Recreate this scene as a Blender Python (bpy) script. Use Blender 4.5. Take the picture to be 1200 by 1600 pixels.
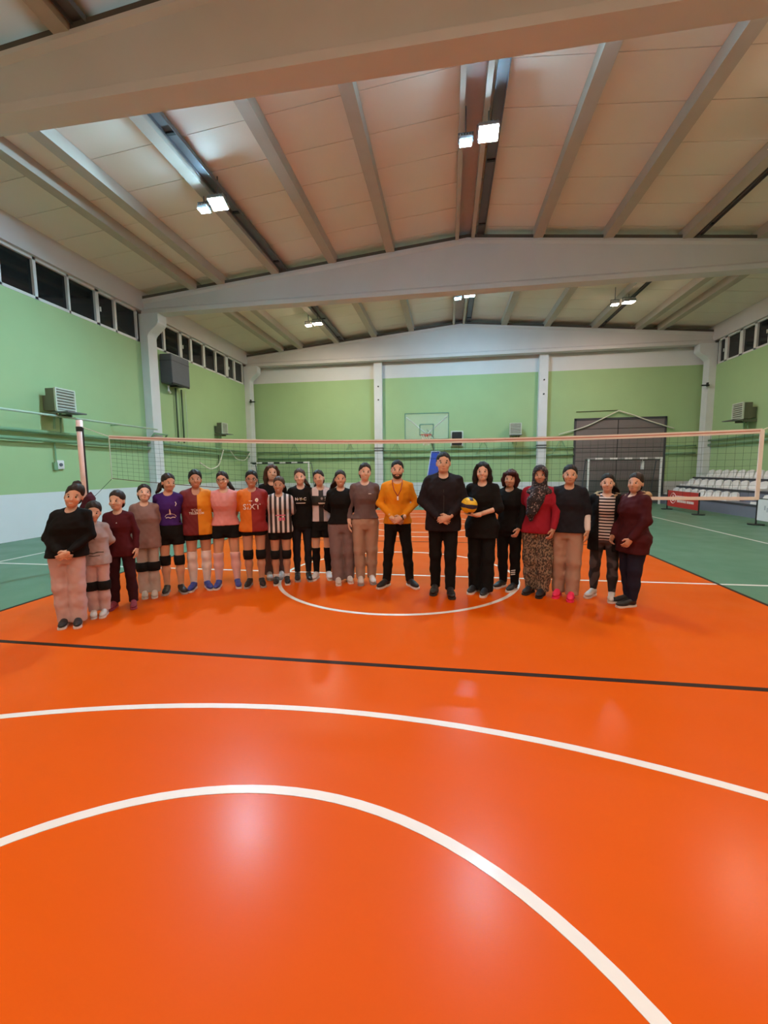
import bpy, bmesh, math, random
import numpy as np
from mathutils import Vector, Matrix
from mathutils.bvhtree import BVHTree

for o in list(bpy.data.objects):
    bpy.data.objects.remove(o)
S = bpy.context.scene
COL = S.collection
random.seed(4)
R = math.radians

# ------------------------------------------------------------------ camera
CAM_H, YAW, PITCH, ROLL, FPX = 1.6355, 0.1539, 0.102, -0.0096, 646.6
cd = bpy.data.cameras.new('camera')
cd.sensor_fit = 'VERTICAL'; cd.sensor_height = 36.0; cd.lens = FPX / 1600 * 36.0
cd.clip_start = 0.05; cd.clip_end = 200
cam = bpy.data.objects.new('camera', cd); COL.objects.link(cam)
fw = Vector((-math.sin(YAW)*math.cos(PITCH), math.cos(YAW)*math.cos(PITCH), -math.sin(PITCH)))
rt = Vector((math.cos(YAW), math.sin(YAW), 0)); up = rt.cross(fw)
r2 = rt*math.cos(ROLL) + up*math.sin(ROLL); u2 = -rt*math.sin(ROLL) + up*math.cos(ROLL)
M = Matrix((r2, u2, -fw)).transposed().to_4x4(); M.translation = (0, 0, CAM_H)
cam.matrix_world = M
S.camera = cam

# ------------------------------------------------------------------ world, exposure
w = bpy.data.worlds.new('night'); S.world = w; w.use_nodes = True
w.node_tree.nodes['Background'].inputs[0].default_value = (0.010, 0.013, 0.02, 1)
w.node_tree.nodes['Background'].inputs[1].default_value = 1.0
S.view_settings.view_transform = 'Standard'; S.view_settings.look = 'None'
S.view_settings.gamma = 1.0; S.view_settings.use_curve_mapping = False
S.view_settings.exposure = 1.15
# lamp colours and strengths (the floodlights are built below with these)
COOL, NEUT, WARM, ROSE = (0.42, 0.77, 1.0), (1.0, 0.76, 0.66), (1.0, 0.86, 0.64), (1.0, 0.74, 0.58)
LAMP = 400.0

# ------------------------------------------------------------------ constants of the hall
XC, YC, HALF = -0.768, 6.28, 11.97          # court centre and half length
XL, XR, YF, YN = -10.35, 11.45, 21.1, -8.9   # inner wall faces
XM = 0.52                                    # ridge
ZB = 6.94                                    # beam soffit
def ztop(x): return 8.42 - 0.092*abs(x - XM)
BEAMS = [-1.45, 5.95, 13.36, 20.72]

# ------------------------------------------------------------------ helpers
def link(name, me, mats=(), parent=None, label=None, cat=None, group=None, kind=None, loc=None, rot=None):
    o = bpy.data.objects.new(name, me); COL.objects.link(o)
    if me is not None and mats:
        if not isinstance(mats, (list, tuple)): mats = [mats]
        if len(me.materials) == 0:
            for m in mats: me.materials.append(m)
    if parent is not None: o.parent = parent
    if loc is not None: o.location = loc
    if rot is not None: o.rotation_euler = rot
    if label: o['label'] = label
    if cat: o['category'] = cat
    if group: o['group'] = group
    if kind: o['kind'] = kind
    return o
def empty(name, label, cat, loc=(0, 0, 0), rz=0.0, group=None):
    o = link(name, None, label=label, cat=cat, group=group, loc=loc, rot=(0, 0, rz))
    o.empty_display_size = 0.1
    return o
class MB:
    """collects shapes into one mesh"""
    def __init__(s): s.v = []; s.f = []; s.mi = []; s.m = 0
    def add(s, vs, fs):
        n = len(s.v); s.v += [tuple(v) for v in vs]
        for f in fs: s.f.append(tuple(i + n for i in f)); s.mi.append(s.m)
        return s
    def box(s, c, d, rz=0.0, ry=0.0, rx=0.0):
        h = [x/2 for x in d]; vs = []
        mt = (Matrix.Rotation(rz, 3, 'Z') @ Matrix.Rotation(ry, 3, 'Y') @ Matrix.Rotation(rx, 3, 'X'))
        for z in (-1, 1):
            for x, y in ((-1, -1), (1, -1), (1, 1), (-1, 1)):
                vs.append(Vector(c) + mt @ Vector((x*h[0], y*h[1], z*h[2])))
        return s.add(vs, [(3, 2, 1, 0), (4, 5, 6, 7), (0, 1, 5, 4), (1, 2, 6, 5), (2, 3, 7, 6), (3, 0, 4, 7)])
    def tube(s, pts, r, n=8, closed=False):
        pts = [Vector(p) for p in pts]; rings = []
        m = len(pts)
        for i, p in enumerate(pts):
            a = pts[i-1] if (i > 0 or closed) else p
            b = pts[(i+1) % m] if (i < m-1 or closed) else p
            t = (b - a).normalized()
            ref = Vector((0, 0, 1)) if abs(t.z) < 0.9 else Vector((1, 0, 0))
            u = t.cross(ref).normalized(); v = t.cross(u)
            rr = r[i] if isinstance(r, (list, tuple)) else r
            rings.append([p + (u*math.cos(2*math.pi*k/n) + v*math.sin(2*math.pi*k/n))*rr for k in range(n)])
        vs = [q for g in rings for q in g]; fs = []
        for i in range(m if closed else m-1):
            j = (i+1) % m
            for k in range(n):
                l = (k+1) % n
                fs.append((i*n+k, i*n+l, j*n+l, j*n+k))
        if not closed:
            fs.append(tuple(range(n-1, -1, -1))); fs.append(tuple((m-1)*n+k for k in range(n)))
        return s.add(vs, fs)
    def prism(s, poly, axis, a, b):
        """extrude 2D polygon along axis 0/1/2 from a to b"""
        def p3(p, t):
            q = list(p); q.insert(axis, t); return q
        n = len(poly)
        vs = [p3(p, a) for p in poly] + [p3(p, b) for p in poly]
        fs = [(i, (i+1) % n, n+(i+1) % n, n+i) for i in range(n)]
        fs += [tuple(range(n-1, -1, -1)), tuple(range(n, 2*n))]
        return s.add(vs, fs)
    def mesh(s, name, smooth=False):
        me = bpy.data.meshes.new(name); me.from_pydata(s.v, [], s.f)
        if any(s.mi): me.polygons.foreach_set('material_index', s.mi)
        bm = bmesh.new(); bm.from_mesh(me); bmesh.ops.recalc_face_normals(bm, faces=bm.faces); bm.to_mesh(me); bm.free()
        if smooth: me.polygons.foreach_set('use_smooth', [True]*len(me.polygons))
        me.update()
        return me
    def build(s, name, mats, parent=None, smooth=False, **k):
        return link(name, s.mesh(name, smooth), mats, parent, **k)
def bevbox(d, b=0.01, seg=2):
    bm = bmesh.new(); bmesh.ops.create_cube(bm, size=1.0)
    for v in bm.verts: v.co = Vector((v.co.x*d[0], v.co.y*d[1], v.co.z*d[2]))
    bmesh.ops.bevel(bm, geom=list(bm.edges), offset=b, segments=seg, affect='EDGES')
    me = bpy.data.meshes.new('box'); bm.to_mesh(me); bm.free()
    return me

# ------------------------------------------------------------------ materials
MATS = {}
def nodes(m):
    m.use_nodes = True
    return m.node_tree.nodes, m.node_tree.links, m.node_tree.nodes['Principled BSDF']
def mat(name, col, rough=0.6, metal=0.0, noise=0.08, scale=6.0, bump=0.0, bscale=60.0, coat=0.0, emit=None, estr=0.0, spec=0.5):
    """plain colour broken up by procedural noise"""
    if name in MATS: return MATS[name]
    m = bpy.data.materials.new(name); n, l, p = nodes(m)
    p.inputs['Roughness'].default_value = rough; p.inputs['Metallic'].default_value = metal
    p.inputs['Specular IOR Level'].default_value = spec
    p.inputs['Coat Weight'].default_value = coat; p.inputs['Coat Roughness'].default_value = 0.1
    tc = n.new('ShaderNodeTexCoord')
    nz = n.new('ShaderNodeTexNoise'); nz.inputs['Scale'].default_value = scale; nz.inputs['Detail'].default_value = 4
    l.new(tc.outputs['Object'], nz.inputs['Vector'])
    mx = n.new('ShaderNodeMix'); mx.data_type = 'RGBA'
    c = list(col)
    mx.inputs[6].default_value = [max(0, x*(1-noise)) for x in c] + [1]
    mx.inputs[7].default_value = [min(1, x*(1+noise)) for x in c] + [1]
    l.new(nz.outputs['Fac'], mx.inputs[0]); l.new(mx.outputs[2], p.inputs['Base Color'])
    if bump:
        nb = n.new('ShaderNodeTexNoise'); nb.inputs['Scale'].default_value = bscale; nb.inputs['Detail'].default_value = 3
        l.new(tc.outputs['Object'], nb.inputs['Vector'])
        b = n.new('ShaderNodeBump'); b.inputs['Strength'].default_value = bump; b.inputs['Distance'].default_value = 0.01
        l.new(nb.outputs['Fac'], b.inputs['Height']); l.new(b.outputs[0], p.inputs['Normal'])
    if emit:
        p.inputs['Emission Color'].default_value = list(emit) + [1]; p.inputs['Emission Strength'].default_value = estr
    MATS[name] = m
    return m
def band_mat(name, axis, stops, rough=0.7, noise=0.05, scale=1.5, freq=None, constant=True):
    """colour bands along an object axis: stops = [(coordinate, colour), ...]; freq repeats the first two as stripes"""
    if name in MATS: return MATS[name]
    m = bpy.data.materials.new(name); n, l, p = nodes(m)
    p.inputs['Roughness'].default_value = rough
    tc = n.new('ShaderNodeTexCoord'); sx = n.new('ShaderNodeSeparateXYZ'); l.new(tc.outputs['Object'], sx.inputs[0])
    val = sx.outputs[axis]
    if freq:
        a = n.new('ShaderNodeMath'); a.operation = 'MULTIPLY'; a.inputs[1].default_value = freq; l.new(val, a.inputs[0])
        b = n.new('ShaderNodeMath'); b.operation = 'FRACT'; l.new(a.outputs[0], b.inputs[0]); val = b.outputs[0]
        lo, hi = 0.0, 1.0
    else:
        lo = stops[0][0]; hi = stops[-1][0] + 0.5
    mr = n.new('ShaderNodeMapRange'); mr.inputs[1].default_value = lo; mr.inputs[2].default_value = hi
    l.new(val, mr.inputs[0])
    cr = n.new('ShaderNodeValToRGB'); cr.color_ramp.interpolation = 'CONSTANT'
    e = cr.color_ramp.elements
    while len(e) > 1: e.remove(e[-1])
    e[0].position = 0.0; e[0].color = list(stops[0][1]) + [1]
    for t, c in stops[1:]:
        q = e.new((t - lo)/(hi - lo)); q.color = list(c) + [1]
    l.new(mr.outputs[0], cr.inputs[0])
    nz = n.new('ShaderNodeTexNoise'); nz.inputs['Scale'].default_value = scale; nz.inputs['Detail'].default_value = 5
    l.new(tc.outputs['Object'], nz.inputs['Vector'])
    ml = n.new('ShaderNodeMapRange'); ml.inputs[3].default_value = 1-noise; ml.inputs[4].default_value = 1+noise
    l.new(nz.outputs['Fac'], ml.inputs[0])
    mx = n.new('ShaderNodeMix'); mx.data_type = 'RGBA'; mx.blend_type = 'MULTIPLY'; mx.inputs[0].default_value = 1.0
    l.new(cr.outputs[0], mx.inputs[6]); l.new(ml.outputs[0], mx.inputs[7]); l.new(mx.outputs[2], p.inputs['Base Color'])
    MATS[name] = m
    return m
def floor_mat(name, col, col2, rough):
    m = bpy.data.materials.new(name); n, l, p = nodes(m)
    tc = n.new('ShaderNodeTexCoord')
    def noise(sc, det=5):
        q = n.new('ShaderNodeTexNoise'); q.inputs['Scale'].default_value = sc; q.inputs['Detail'].default_value = det
        l.new(tc.outputs['Object'], q.inputs['Vector']); return q
    n1 = noise(0.55); n2 = noise(9.0); n3 = noise(2.2, 8)
    mx = n.new('ShaderNodeMix'); mx.data_type = 'RGBA'
    mx.inputs[6].default_value = list(col) + [1]; mx.inputs[7].default_value = list(col2) + [1]
    l.new(n1.outputs['Fac'], mx.inputs[0])
    l.new(mx.outputs[2], p.inputs['Base Color'])
    mr = n.new('ShaderNodeMapRange'); mr.inputs[1].default_value = 0.3; mr.inputs[2].default_value = 0.7
    mr.inputs[3].default_value = rough - 0.05; mr.inputs[4].default_value = rough + 0.06
    l.new(n3.outputs['Fac'], mr.inputs[0]); l.new(mr.outputs[0], p.inputs['Roughness'])
    b = n.new('ShaderNodeBump'); b.inputs['Strength'].default_value = 0.05; b.inputs['Distance'].default_value = 0.004
    l.new(n2.outputs['Fac'], b.inputs['Height']); l.new(b.outputs[0], p.inputs['Normal'])
    p.inputs['Coat Weight'].default_value = 0.14; p.inputs['Coat Roughness'].default_value = 0.24
    p.inputs['Specular IOR Level'].default_value = 0.06
    MATS[name] = m
    return m
ORANGE = floor_mat('orange_court_paint', (0.60, 0.076, 0.0), (0.68, 0.094, 0.0), 0.50)
GREENF = floor_mat('green_court_paint', (0.095, 0.195, 0.125), (0.115, 0.215, 0.14), 0.42)
LINEW = mat('white_line_paint', (0.74, 0.68, 0.64), 0.45, noise=0.06, coat=0.2)
LINEK = mat('dark_line_paint', (0.030, 0.014, 0.010), 0.55, spec=0.1)
GREEN = (0.37, 0.53, 0.27); WHITEP = (0.70, 0.72, 0.75)
WALLG = band_mat('wall_paint_side', 2, [(-1, WHITEP), (1.12, GREEN)], 0.75)
WALLF = band_mat('wall_paint_far', 2, [(-1, WHITEP), (0.95, GREEN), (6.16, (0.70, 0.70, 0.72))], 0.75)
CONC = mat('painted_concrete', (0.70, 0.71, 0.74), 0.75, noise=0.07, scale=2.5, bump=0.15, bscale=12)
CONCB = mat('beam_concrete', (0.64, 0.60, 0.61), 0.8, noise=0.06, scale=1.2, bump=0.1, bscale=10)
PURL = mat('purlin_concrete', (0.47, 0.41, 0.345), 0.85, noise=0.08, scale=3)
ROOFP = mat('roof_panel', (0.80, 0.72, 0.62), 0.7, noise=0.05, scale=0.8)
SEAMM = mat('roof_void', (0.10, 0.08, 0.07), 0.9)
FRAMEW = mat('white_window_frame', (0.72, 0.72, 0.72), 0.4)
GLASSN = mat('night_window_glass', (0.012, 0.014, 0.016), 0.06, noise=0.2, spec=0.5)
STEELD = mat('dark_tray_metal', (0.16, 0.16, 0.17), 0.5, metal=0.4)
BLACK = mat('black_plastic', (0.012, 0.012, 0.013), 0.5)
WHITEPL = mat('white_plastic', (0.80, 0.78, 0.78), 0.35)
PIPEG = mat('green_pipe_paint', (0.22, 0.38, 0.22), 0.5)
PIPEW = mat('pale_pipe_paint', (0.52, 0.66, 0.54), 0.45)
GREYB = mat('grey_box_metal', (0.11, 0.12, 0.15), 0.5, metal=0.1)
HEATM = mat('heater_metal', (0.17, 0.165, 0.12), 0.5, metal=0.2)
HEATL = mat('heater_louvre_metal', (0.62, 0.66, 0.58), 0.4, metal=0.1)
DOORM = mat('grey_door_metal', (0.20, 0.165, 0.165), 0.6, noise=0.06)
BLEA = mat('bleacher_paint', (0.20, 0.21, 0.27), 0.55)
BLEAD = mat('bleacher_edge', (0.06, 0.06, 0.07), 0.6)
BLUEP = mat('blue_pad_vinyl', (0.012, 0.045, 0.36), 0.45)
REDB = mat('red_banner_cloth', (0.55, 0.03, 0.025), 0.6)
ROPE = mat('white_rope', (0.72, 0.70, 0.60), 0.8)
NETM = mat('dark_net_cord', (0.05, 0.075, 0.06), 0.9)
TAPE = mat('white_net_tape', (0.85, 0.77, 0.74), 0.6)
PINKP = mat('pink_post_paint', (0.78, 0.52, 0.46), 0.4)
STEEL = mat('brushed_steel', (0.55, 0.56, 0.56), 0.35, metal=0.8)

# ------------------------------------------------------------------ floor and markings
floor = MB().box(((XL+XR)/2, (YF+YN)/2, -0.1), (XR-XL+0.6, YF-YN+0.6, 0.2)).build('floor', GREENF, kind='structure', label='green painted sports hall floor with an orange court', cat='floor')
def fpart(name, mb, m): return mb.build(name, m, floor)
fpart('orange_court', MB().box((XC, YC, 0.0), (9.0, 2*HALF-3.2, 0.0024)), ORANGE)
ZL = 0.0022
def strip(a, b, wd, z=ZL):
    a = Vector((a[0], a[1], 0)); b = Vector((b[0], b[1], 0)); c = (a+b)/2; d = b-a
    return MB().box((c.x, c.y, z/2), (d.length, wd, z), rz=math.atan2(d.y, d.x))
def arc(cx, cy, r, a0, a1, wd=0.05, n=96, z=0.0030):
    mb = MB(); vs = []; fs = []
    for i in range(n+1):
        a = a0 + (a1-a0)*i/n
        for rr in (r-wd/2, r+wd/2):
            for zz in (0.0, z): vs.append((cx+rr*math.cos(a), cy+rr*math.sin(a), zz))
    for i in range(n):
        k = 4*i
        fs += [(k+1, k+3, k+7, k+5), (k, k+1, k+5, k+4), (k+2, k+6, k+7, k+3)]
    return mb.add(vs, fs)
for s in (-1, 1):
    fpart('court_edge_line', strip((XC+s*4.5, YC-HALF+1.6), (XC+s*4.5, YC+HALF-1.6), 0.05, 0.0027), LINEK)
    fpart('attack_line', strip((XC-4.5, YC+s*3.0), (XC+4.5, YC+s*3.0), 0.055, 0.0028), LINEK)
    fpart('side_line', strip((XC+s*7.47, YC-HALF), (XC+s*7.47, YC+HALF), 0.05, 0.0026), LINEW)
    fpart('end_line', strip((XC-7.5, YC+s*HALF), (XC+7.5, YC+s*HALF), 0.05, 0.0026), LINEW)
    by = YC + s*HALF
    a0, a1 = (0, math.pi) if s < 0 else (math.pi, 2*math.pi)
    fpart('three_point_arc', arc(XC, by - s*1.575, 6.70, a0, a1, 0.055), LINEW)
    for t in (-1, 1): fpart('three_point_side', strip((XC+t*6.70, by), (XC+t*6.70, by-s*1.575), 0.05, 0.0029), LINEW)
    fpart('free_throw_circle', arc(XC, by - s*5.8, 1.755, 0, 2*math.pi, 0.055, z=0.0033), LINEW)
    if s > 0:
        fpart('free_throw_line', strip((XC-1.8, by-s*5.8), (XC+1.8, by-s*5.8), 0.05, 0.0031), LINEW)
        fpart('key_line', strip((XC-2.45, by), (XC-1.8, by-s*5.8), 0.05, 0.0032), LINEW)
        fpart('key_line', strip((XC+2.45, by), (XC+1.8, by-s*5.8), 0.05, 0.0032), LINEW)
        fpart('volleyball_end_line', strip((XC-4.5, YC+9), (XC+4.5, YC+9), 0.05, 0.0025), LINEW)
fpart('centre_line', strip((XC-7.5, YC), (XC+7.5, YC), 0.052, 0.0026), LINEW)
fpart('centre_circle', arc(XC, YC, 1.79, 0, 2*math.pi, 0.055), LINEW)

# ------------------------------------------------------------------ walls
def zroof(x): return ztop(x) + 0.26
def gable(y0, y1, name, m, label):
    poly = [(XL-0.3, -0.2), (XR+0.3, -0.2), (XR+0.3, zroof(XR)+0.05), (XM, zroof(XM)+0.05), (XL-0.3, zroof(XL)+0.05)]
    return MB().prism(poly, 1, y0, y1).build(name, m, kind='structure', label=label, cat='wall')
gable(YF, YF+0.3, 'wall_far', WALLF, 'green far gable wall with white base band and white top band')
gable(YN-0.3, YN, 'wall_near', WALLF, 'green gable wall behind the photographer')
SILL, WTOP = 6.02, 7.04
def side_wall(x, s, name, label):
    return MB().box((x+s*0.15, (YF+YN)/2, SILL/2-0.1), (0.3, YF-YN+0.6, SILL+0.2)).build(name, WALLG, kind='structure', label=label, cat='wall')
side_wall(XL, -1, 'wall_left', 'green side wall with pale blue-white base band under the long window strip')
side_wall(XR, 1, 'wall_right', 'green side wall behind the white bleacher seats')
for x, s, nm in ((XL, -1, 'trim_1'), (XR, 1, 'trim_2')):
    MB().box((x+s*0.10, (YF+YN)/2, (WTOP+7.72)/2), (0.44, YF-YN+0.6, 7.72-WTOP)).build(nm, CONCB, kind='structure', label='concrete eaves beam above the window strip', cat='beam')
# windows: one strip per bay, each pane its own piece
def window_strip(x, s, name, panes, label):
    e = link(name, None, kind='structure', label=label, cat='window')
    y0, y1 = min(p[0] for p in panes)-0.05, max(p[1] for p in panes)+0.05
    fr = MB()
    xi = x + s*0.04
    fr.box((xi, (y0+y1)/2, SILL+0.03), (0.10, y1-y0, 0.07)); fr.box((xi, (y0+y1)/2, WTOP-0.03), (0.10, y1-y0, 0.07))
    fr.build('window_frame', FRAMEW, e)
    edges = sorted([p[0] for p in panes] + [p[1] for p in panes])
    prev = None
    for a, b in panes:
        MB().box((xi+s*0.03, (a+b)/2, (SILL+WTOP)/2), (0.012, b-a+0.02, WTOP-SILL-0.1)).build('pane', GLASSN, e)
    ends = [y0] + [v for p in sorted(panes) for v in p] + [y1]
    for i in range(0, len(ends), 2):
        a, b = ends[i], ends[i+1]
        MB().box((xi, (a+b)/2, (SILL+WTOP)/2), (0.10, max(b-a, 0.05), WTOP-SILL)).build('mullion', FRAMEW, e)
    for a, b in panes:
        if b-a < 0.6:
            MB().box((x-s*0.03, a+0.02, 6.5), (0.03, 0.03, 0.13)).build('window_handle', FRAMEW, e)
    return e
p1 = [(7.9, 8.62), (8.7, 9.5), (9.58, 10.45), (10.51, 11.37), (11.49, 12.07), (12.15, 12.99)]
p2 = [(13.75, 14.33), (14.43, 15.25), (15.41, 15.94), (16.07, 16.83), (16.98, 17.78), (17.88, 18.65), (18.88, 19.42), (19.54, 20.28)]
p0 = [(y-7.4, z-7.4) for y, z in p1+[(6.3, 6.9), (7.1, 7.8)]]
pr = [(13.8, 14.6), (14.75, 15.5), (15.6, 16.3), (16.45, 17.4), (17.54, 18.11), (18.24, 18.87), (19.05, 19.78), (19.95, 20.3)]
window_strip(XL, -1, 'window_1', p1+[(6.3, 7.0), (7.1, 7.82)], 'dark window strip above the wall heater, white frame')
window_strip(XL, -1, 'window_2', p2, 'dark window strip above the grey wall cabinet, white frame')
window_strip(XR, 1, 'window_3', pr, 'dark window strip above the bleachers, white frame')
window_strip(XR, 1, 'window_4', [(6.4, 7.8), (7.9, 9.2), (9.3, 10.6), (10.7, 11.9), (12.0, 12.95)], 'dark window strip on the bleacher side nearer bay')
for x, s in ((XL, -1), (XR, 1)):   # solid infill behind the near bays that stay out of view
    MB().box((x+s*0.15, (YN+5.7)/2-0.1, (SILL+WTOP)/2), (0.28, 5.7-YN+0.4, WTOP-SILL)).build('trim_3' if s < 0 else 'trim_4', CONCB, kind='structure', label='concrete infill beside the window strip behind the photographer', cat='wall')
    MB().box((x+s*0.22, (YF+5.7)/2, (SILL+WTOP)/2), (0.02, YF-5.7, WTOP-SILL)).build('trim_5' if s < 0 else 'trim_6', BLACK, kind='structure', label='dark outer shutter behind the window strip glass', cat='backing')  # plain black sheet closing the strip behind the panes

# ------------------------------------------------------------------ columns with curved corbel
def column(x, s, y, name='hall_column', label=''):
    # s=-1: stands on the left wall, grows towards +x
    g = -s
    pr_ = [(0, 0), (0.30, 0), (0.30, 6.20)]
    for i in range(9):
        t = i/8; pr_.append((0.30 + 0.42*(0.5-0.5*math.cos(math.pi*t)), 6.20 + 0.48*t))
    pr_ += [(0.72, ZB), (0, ZB)]
    mb = MB().prism([(x + g*(a-0.02), b) for a, b in pr_], 1, y-0.22, y+0.22)
    return mb.build(name, CONC, kind='structure', label=label, cat='column')
COLN = ['concrete column behind the photographer', 'concrete column beside the nearer bay', 'pale concrete column with curved bracket between the two bays', 'pale concrete column with curved bracket in the far corner']
for i, y in enumerate(BEAMS):
    yy = y if i < 3 else 20.66
    column(XL, -1, yy, label=COLN[i] + ' on the heater side'); column(XR, 1, yy, label=COLN[i] + ' on the bleacher side')
for x, lb in ((-3.48, 'square white column of the far wall beside the blue-padded hoop stand'), (4.40, 'square white column of the far wall beside the grey door')):
    e = MB().box((x, 20.98, ZB/2), (0.40, 0.28, ZB)).build('gable_column', CONC, kind='structure', label=lb, cat='column')
    for z in (5.75, 5.1): MB().tube([(x+0.02, 20.85, z), (x+0.02, 20.78, z)], 0.035, 8).build('bolt', BLACK, e)
    for z in (2.72, 2.60): MB().box((x, 20.98, z), (0.44, 0.32, 0.06)).build('pipe_clamp', STEELD, e)
for x, s in ((XL+0.4, 1), (XR-0.4, -1)):
    MB().box((x+s*0.02, 20.38, 5.15), (0.30, 0.07, 0.05)).box((x-s*0.05, 20.36, 5.18), (0.05, 0.1, 0.16)).build('wall_bracket', BLACK, label='small black bracket on the corner column ' + ('near the grey cabinet' if s > 0 else 'above the bleachers'), cat='bracket')

# ------------------------------------------------------------------ roof: beams, purlins, panels
def beam(y, label):
    mb = MB()
    xs = [XL+0.06, XM, XR-0.06]
    rings = []
    for x in xs:
        zt = ztop(x)
        pf = [(0.18, ZB), (0.18, ZB+0.13), (0.11, ZB+0.20), (0.11, zt-0.14), (0.17, zt-0.07), (0.17, zt)]
        ring = pf + [(-a, b) for a, b in reversed(pf)]
        rings.append([(x, y+a, b) for a, b in ring])
    n = len(rings[0]); vs = [v for r in rings for v in r]; fs = []
    for i in range(len(xs)-1):
        for k in range(n): fs.append((i*n+k, i*n+(k+1) % n, (i+1)*n+(k+1) % n, (i+1)*n+k))
    fs.append(tuple(range(n))); fs.append(tuple((len(xs)-1)*n+k for k in range(n)))
    o = mb.add(vs, fs).build('roof_beam', CONCB, kind='structure', label=label, cat='beam')
    for xa, xb in ((xs[0], XM), (XM, xs[2])):
        q = MB(); q.add([(x, y+dy, ztop(x)+dz) for x in (xa, xb) for dy, dz in ((-.15, -.01), (.15, -.01), (.15, .10), (-.15, .10))], [(0, 1, 2, 3), (4, 5, 6, 7), (0, 1, 5, 4), (1, 2, 6, 5), (2, 3, 7, 6), (3, 0, 4, 7)])
        q.build('shadow_gap_strip', SEAMM, o)  # dark strip stands in for the shadow gap between beam and roof
    return o
for y, lb in zip(BEAMS, ('tapered concrete roof beam behind the photographer', 'tapered concrete roof beam right over the orange court', 'tapered concrete roof beam between the two bays of lamps', 'tapered concrete roof beam against the far gable wall')):
    beam(y, lb)
ceil_ = link('ceiling', None, kind='structure', label='pale insulated roof panels laid over the concrete purlins', cat='ceiling')
zp = 0.26
for s in (-1, 1):
    xe = XL-0.3 if s < 0 else XR+0.3
    Lx = abs(xe - XM); ang = math.atan(0.092); ln = Lx/math.cos(ang)
    me = bpy.data.meshes.new('roof_panel')
    mb = MB().box((0, 0, 0.04), (ln, 0.985, 0.08))
    me = mb.mesh('roof_panel')
    y = YN + 0.5
    while y < YF:
        o = link('roof_panel', me, ROOFP, ceil_)
        o.location = ((xe+XM)/2, y, (ztop(XM)+ztop(xe))/2 + zp)
        o.rotation_euler = (0, ang if s > 0 else -ang, 0)
        y += 1.0
    mb = MB().box((0, 0, 0.0), (ln, YF-YN+0.5, 0.06))
    o = mb.build('roof_cover', SEAMM, ceil_); o.location = ((xe+XM)/2, (YF+YN)/2, (ztop(XM)+ztop(xe))/2 + zp + 0.10); o.rotation_euler = (0, ang if s > 0 else -ang, 0)
PX = [-9.6, -8.35, -7.35, -5.48, -3.6, -1.78, 2.52, 4.42, 6.46, 8.3, 9.2, 10.4]
for x in PX:
    wd = 0.26 if x not in (-9.6, 10.4) else 0.1
    if wd < 0.2: continue
    MB().box((x, (YF+YN)/2, ztop(x)+0.13), (wd, YF-YN, 0.27)).build('purlin', PURL, ceil_)
for x, wd in ((0.22, 0.10), (0.68, 0.10)):
    MB().box((x, (YF+YN)/2, ztop(x)+0.10), (wd, YF-YN, 0.24)).build('purlin', PURL, ceil_)
MB().box((0.45, (YF+YN)/2, ztop(0.45)+0.22), (0.40, YF-YN, 0.03)).build('ridge_board', mat('ridge_board', (0.46, 0.38, 0.34), 0.7), ceil_)
for i, (x, wd) in enumerate(((-5.20, 0.22), (0.90, 0.20), (6.74, 0.12))):   # cable trays beside the lamp purlins
    t = MB().box((x, (YF+YN)/2, ztop(x)+0.13), (wd, YF-YN, 0.03))
    t.box((x-wd/2, (YF+YN)/2, ztop(x)+0.09), (0.012, YF-YN, 0.08)); t.box((x+wd/2, (YF+YN)/2, ztop(x)+0.09), (0.012, YF-YN, 0.08))
    tray = t.build('cable_tray', STEELD, label=['dark cable tray along the purlin on the heater side', 'dark cable tray along the roof ridge', 'dark cable tray along the purlin on the bleacher side'][i], cat='cable tray')
    for k in range(12): MB().box((x, YN+2+k*2.45, ztop(x)+0.105), (wd, 0.06, 0.05)).build('tray_clip', BLACK, tray)
for y in BEAMS:  # dark strip as painted shadow gap over each beam
    pass

# ------------------------------------------------------------------ floodlights
def floodlight(x, y, z, tilt, lens_mat, label, group, big=True):
    e = empty('floodlight', label, 'lamp', (x, y, z), 0, group)
    w_, h_, d_ = (0.40, 0.32, 0.09) if big else (0.26, 0.20, 0.07)
    rot = (tilt, 0, 0)
    o = link('housing', bevbox((w_, h_, d_), 0.015), mat('lamp_housing', (0.35, 0.35, 0.36), 0.4, metal=0.6), e); o.location = (0, 0, 0); o.rotation_euler = rot
    for k in range(5):
        q = MB().box((-w_/2+w_*(k+0.5)/5, 0, d_/2+0.015), (0.012, h_*0.9, 0.05)).build('cooling_fin', MATS['lamp_housing'], e); q.rotation_euler = rot
    o = MB().box((0, 0, -d_/2-0.004), (w_*0.86, h_*0.84, 0.012)).build('lens', lens_mat, e); o.rotation_euler = rot
    br = MB().box((-w_/2-0.012, 0, 0.06), (0.014, 0.04, 0.16)).box((w_/2+0.012, 0, 0.06), (0.014, 0.04, 0.16)).box((0, 0, 0.135), (w_+0.038, 0.04, 0.014))
    br.tube([(0, 0, 0.135), (0, 0, ztop(x)+0.268-z)], 0.012, 6)
    br.build('bracket', STEELD, e)
    return e
def lamp_mat(nm, c, k):
    return mat('lamp_glow_'+nm, (0.9, 0.9, 0.9), 0.3, emit=c, estr=LAMP*k)
LC, LN, LW, LR = lamp_mat('cool', COOL, 1.3), lamp_mat('neutral', NEUT, 0.75), lamp_mat('warm', WARM, 1.0), lamp_mat('rose', ROSE, 0.7)
LC2 = lamp_mat('strong_cool', COOL, 2.0); LD = lamp_mat('side_cool', COOL, 0.12); LDW = lamp_mat('side_warm', WARM, 0.12)
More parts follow.
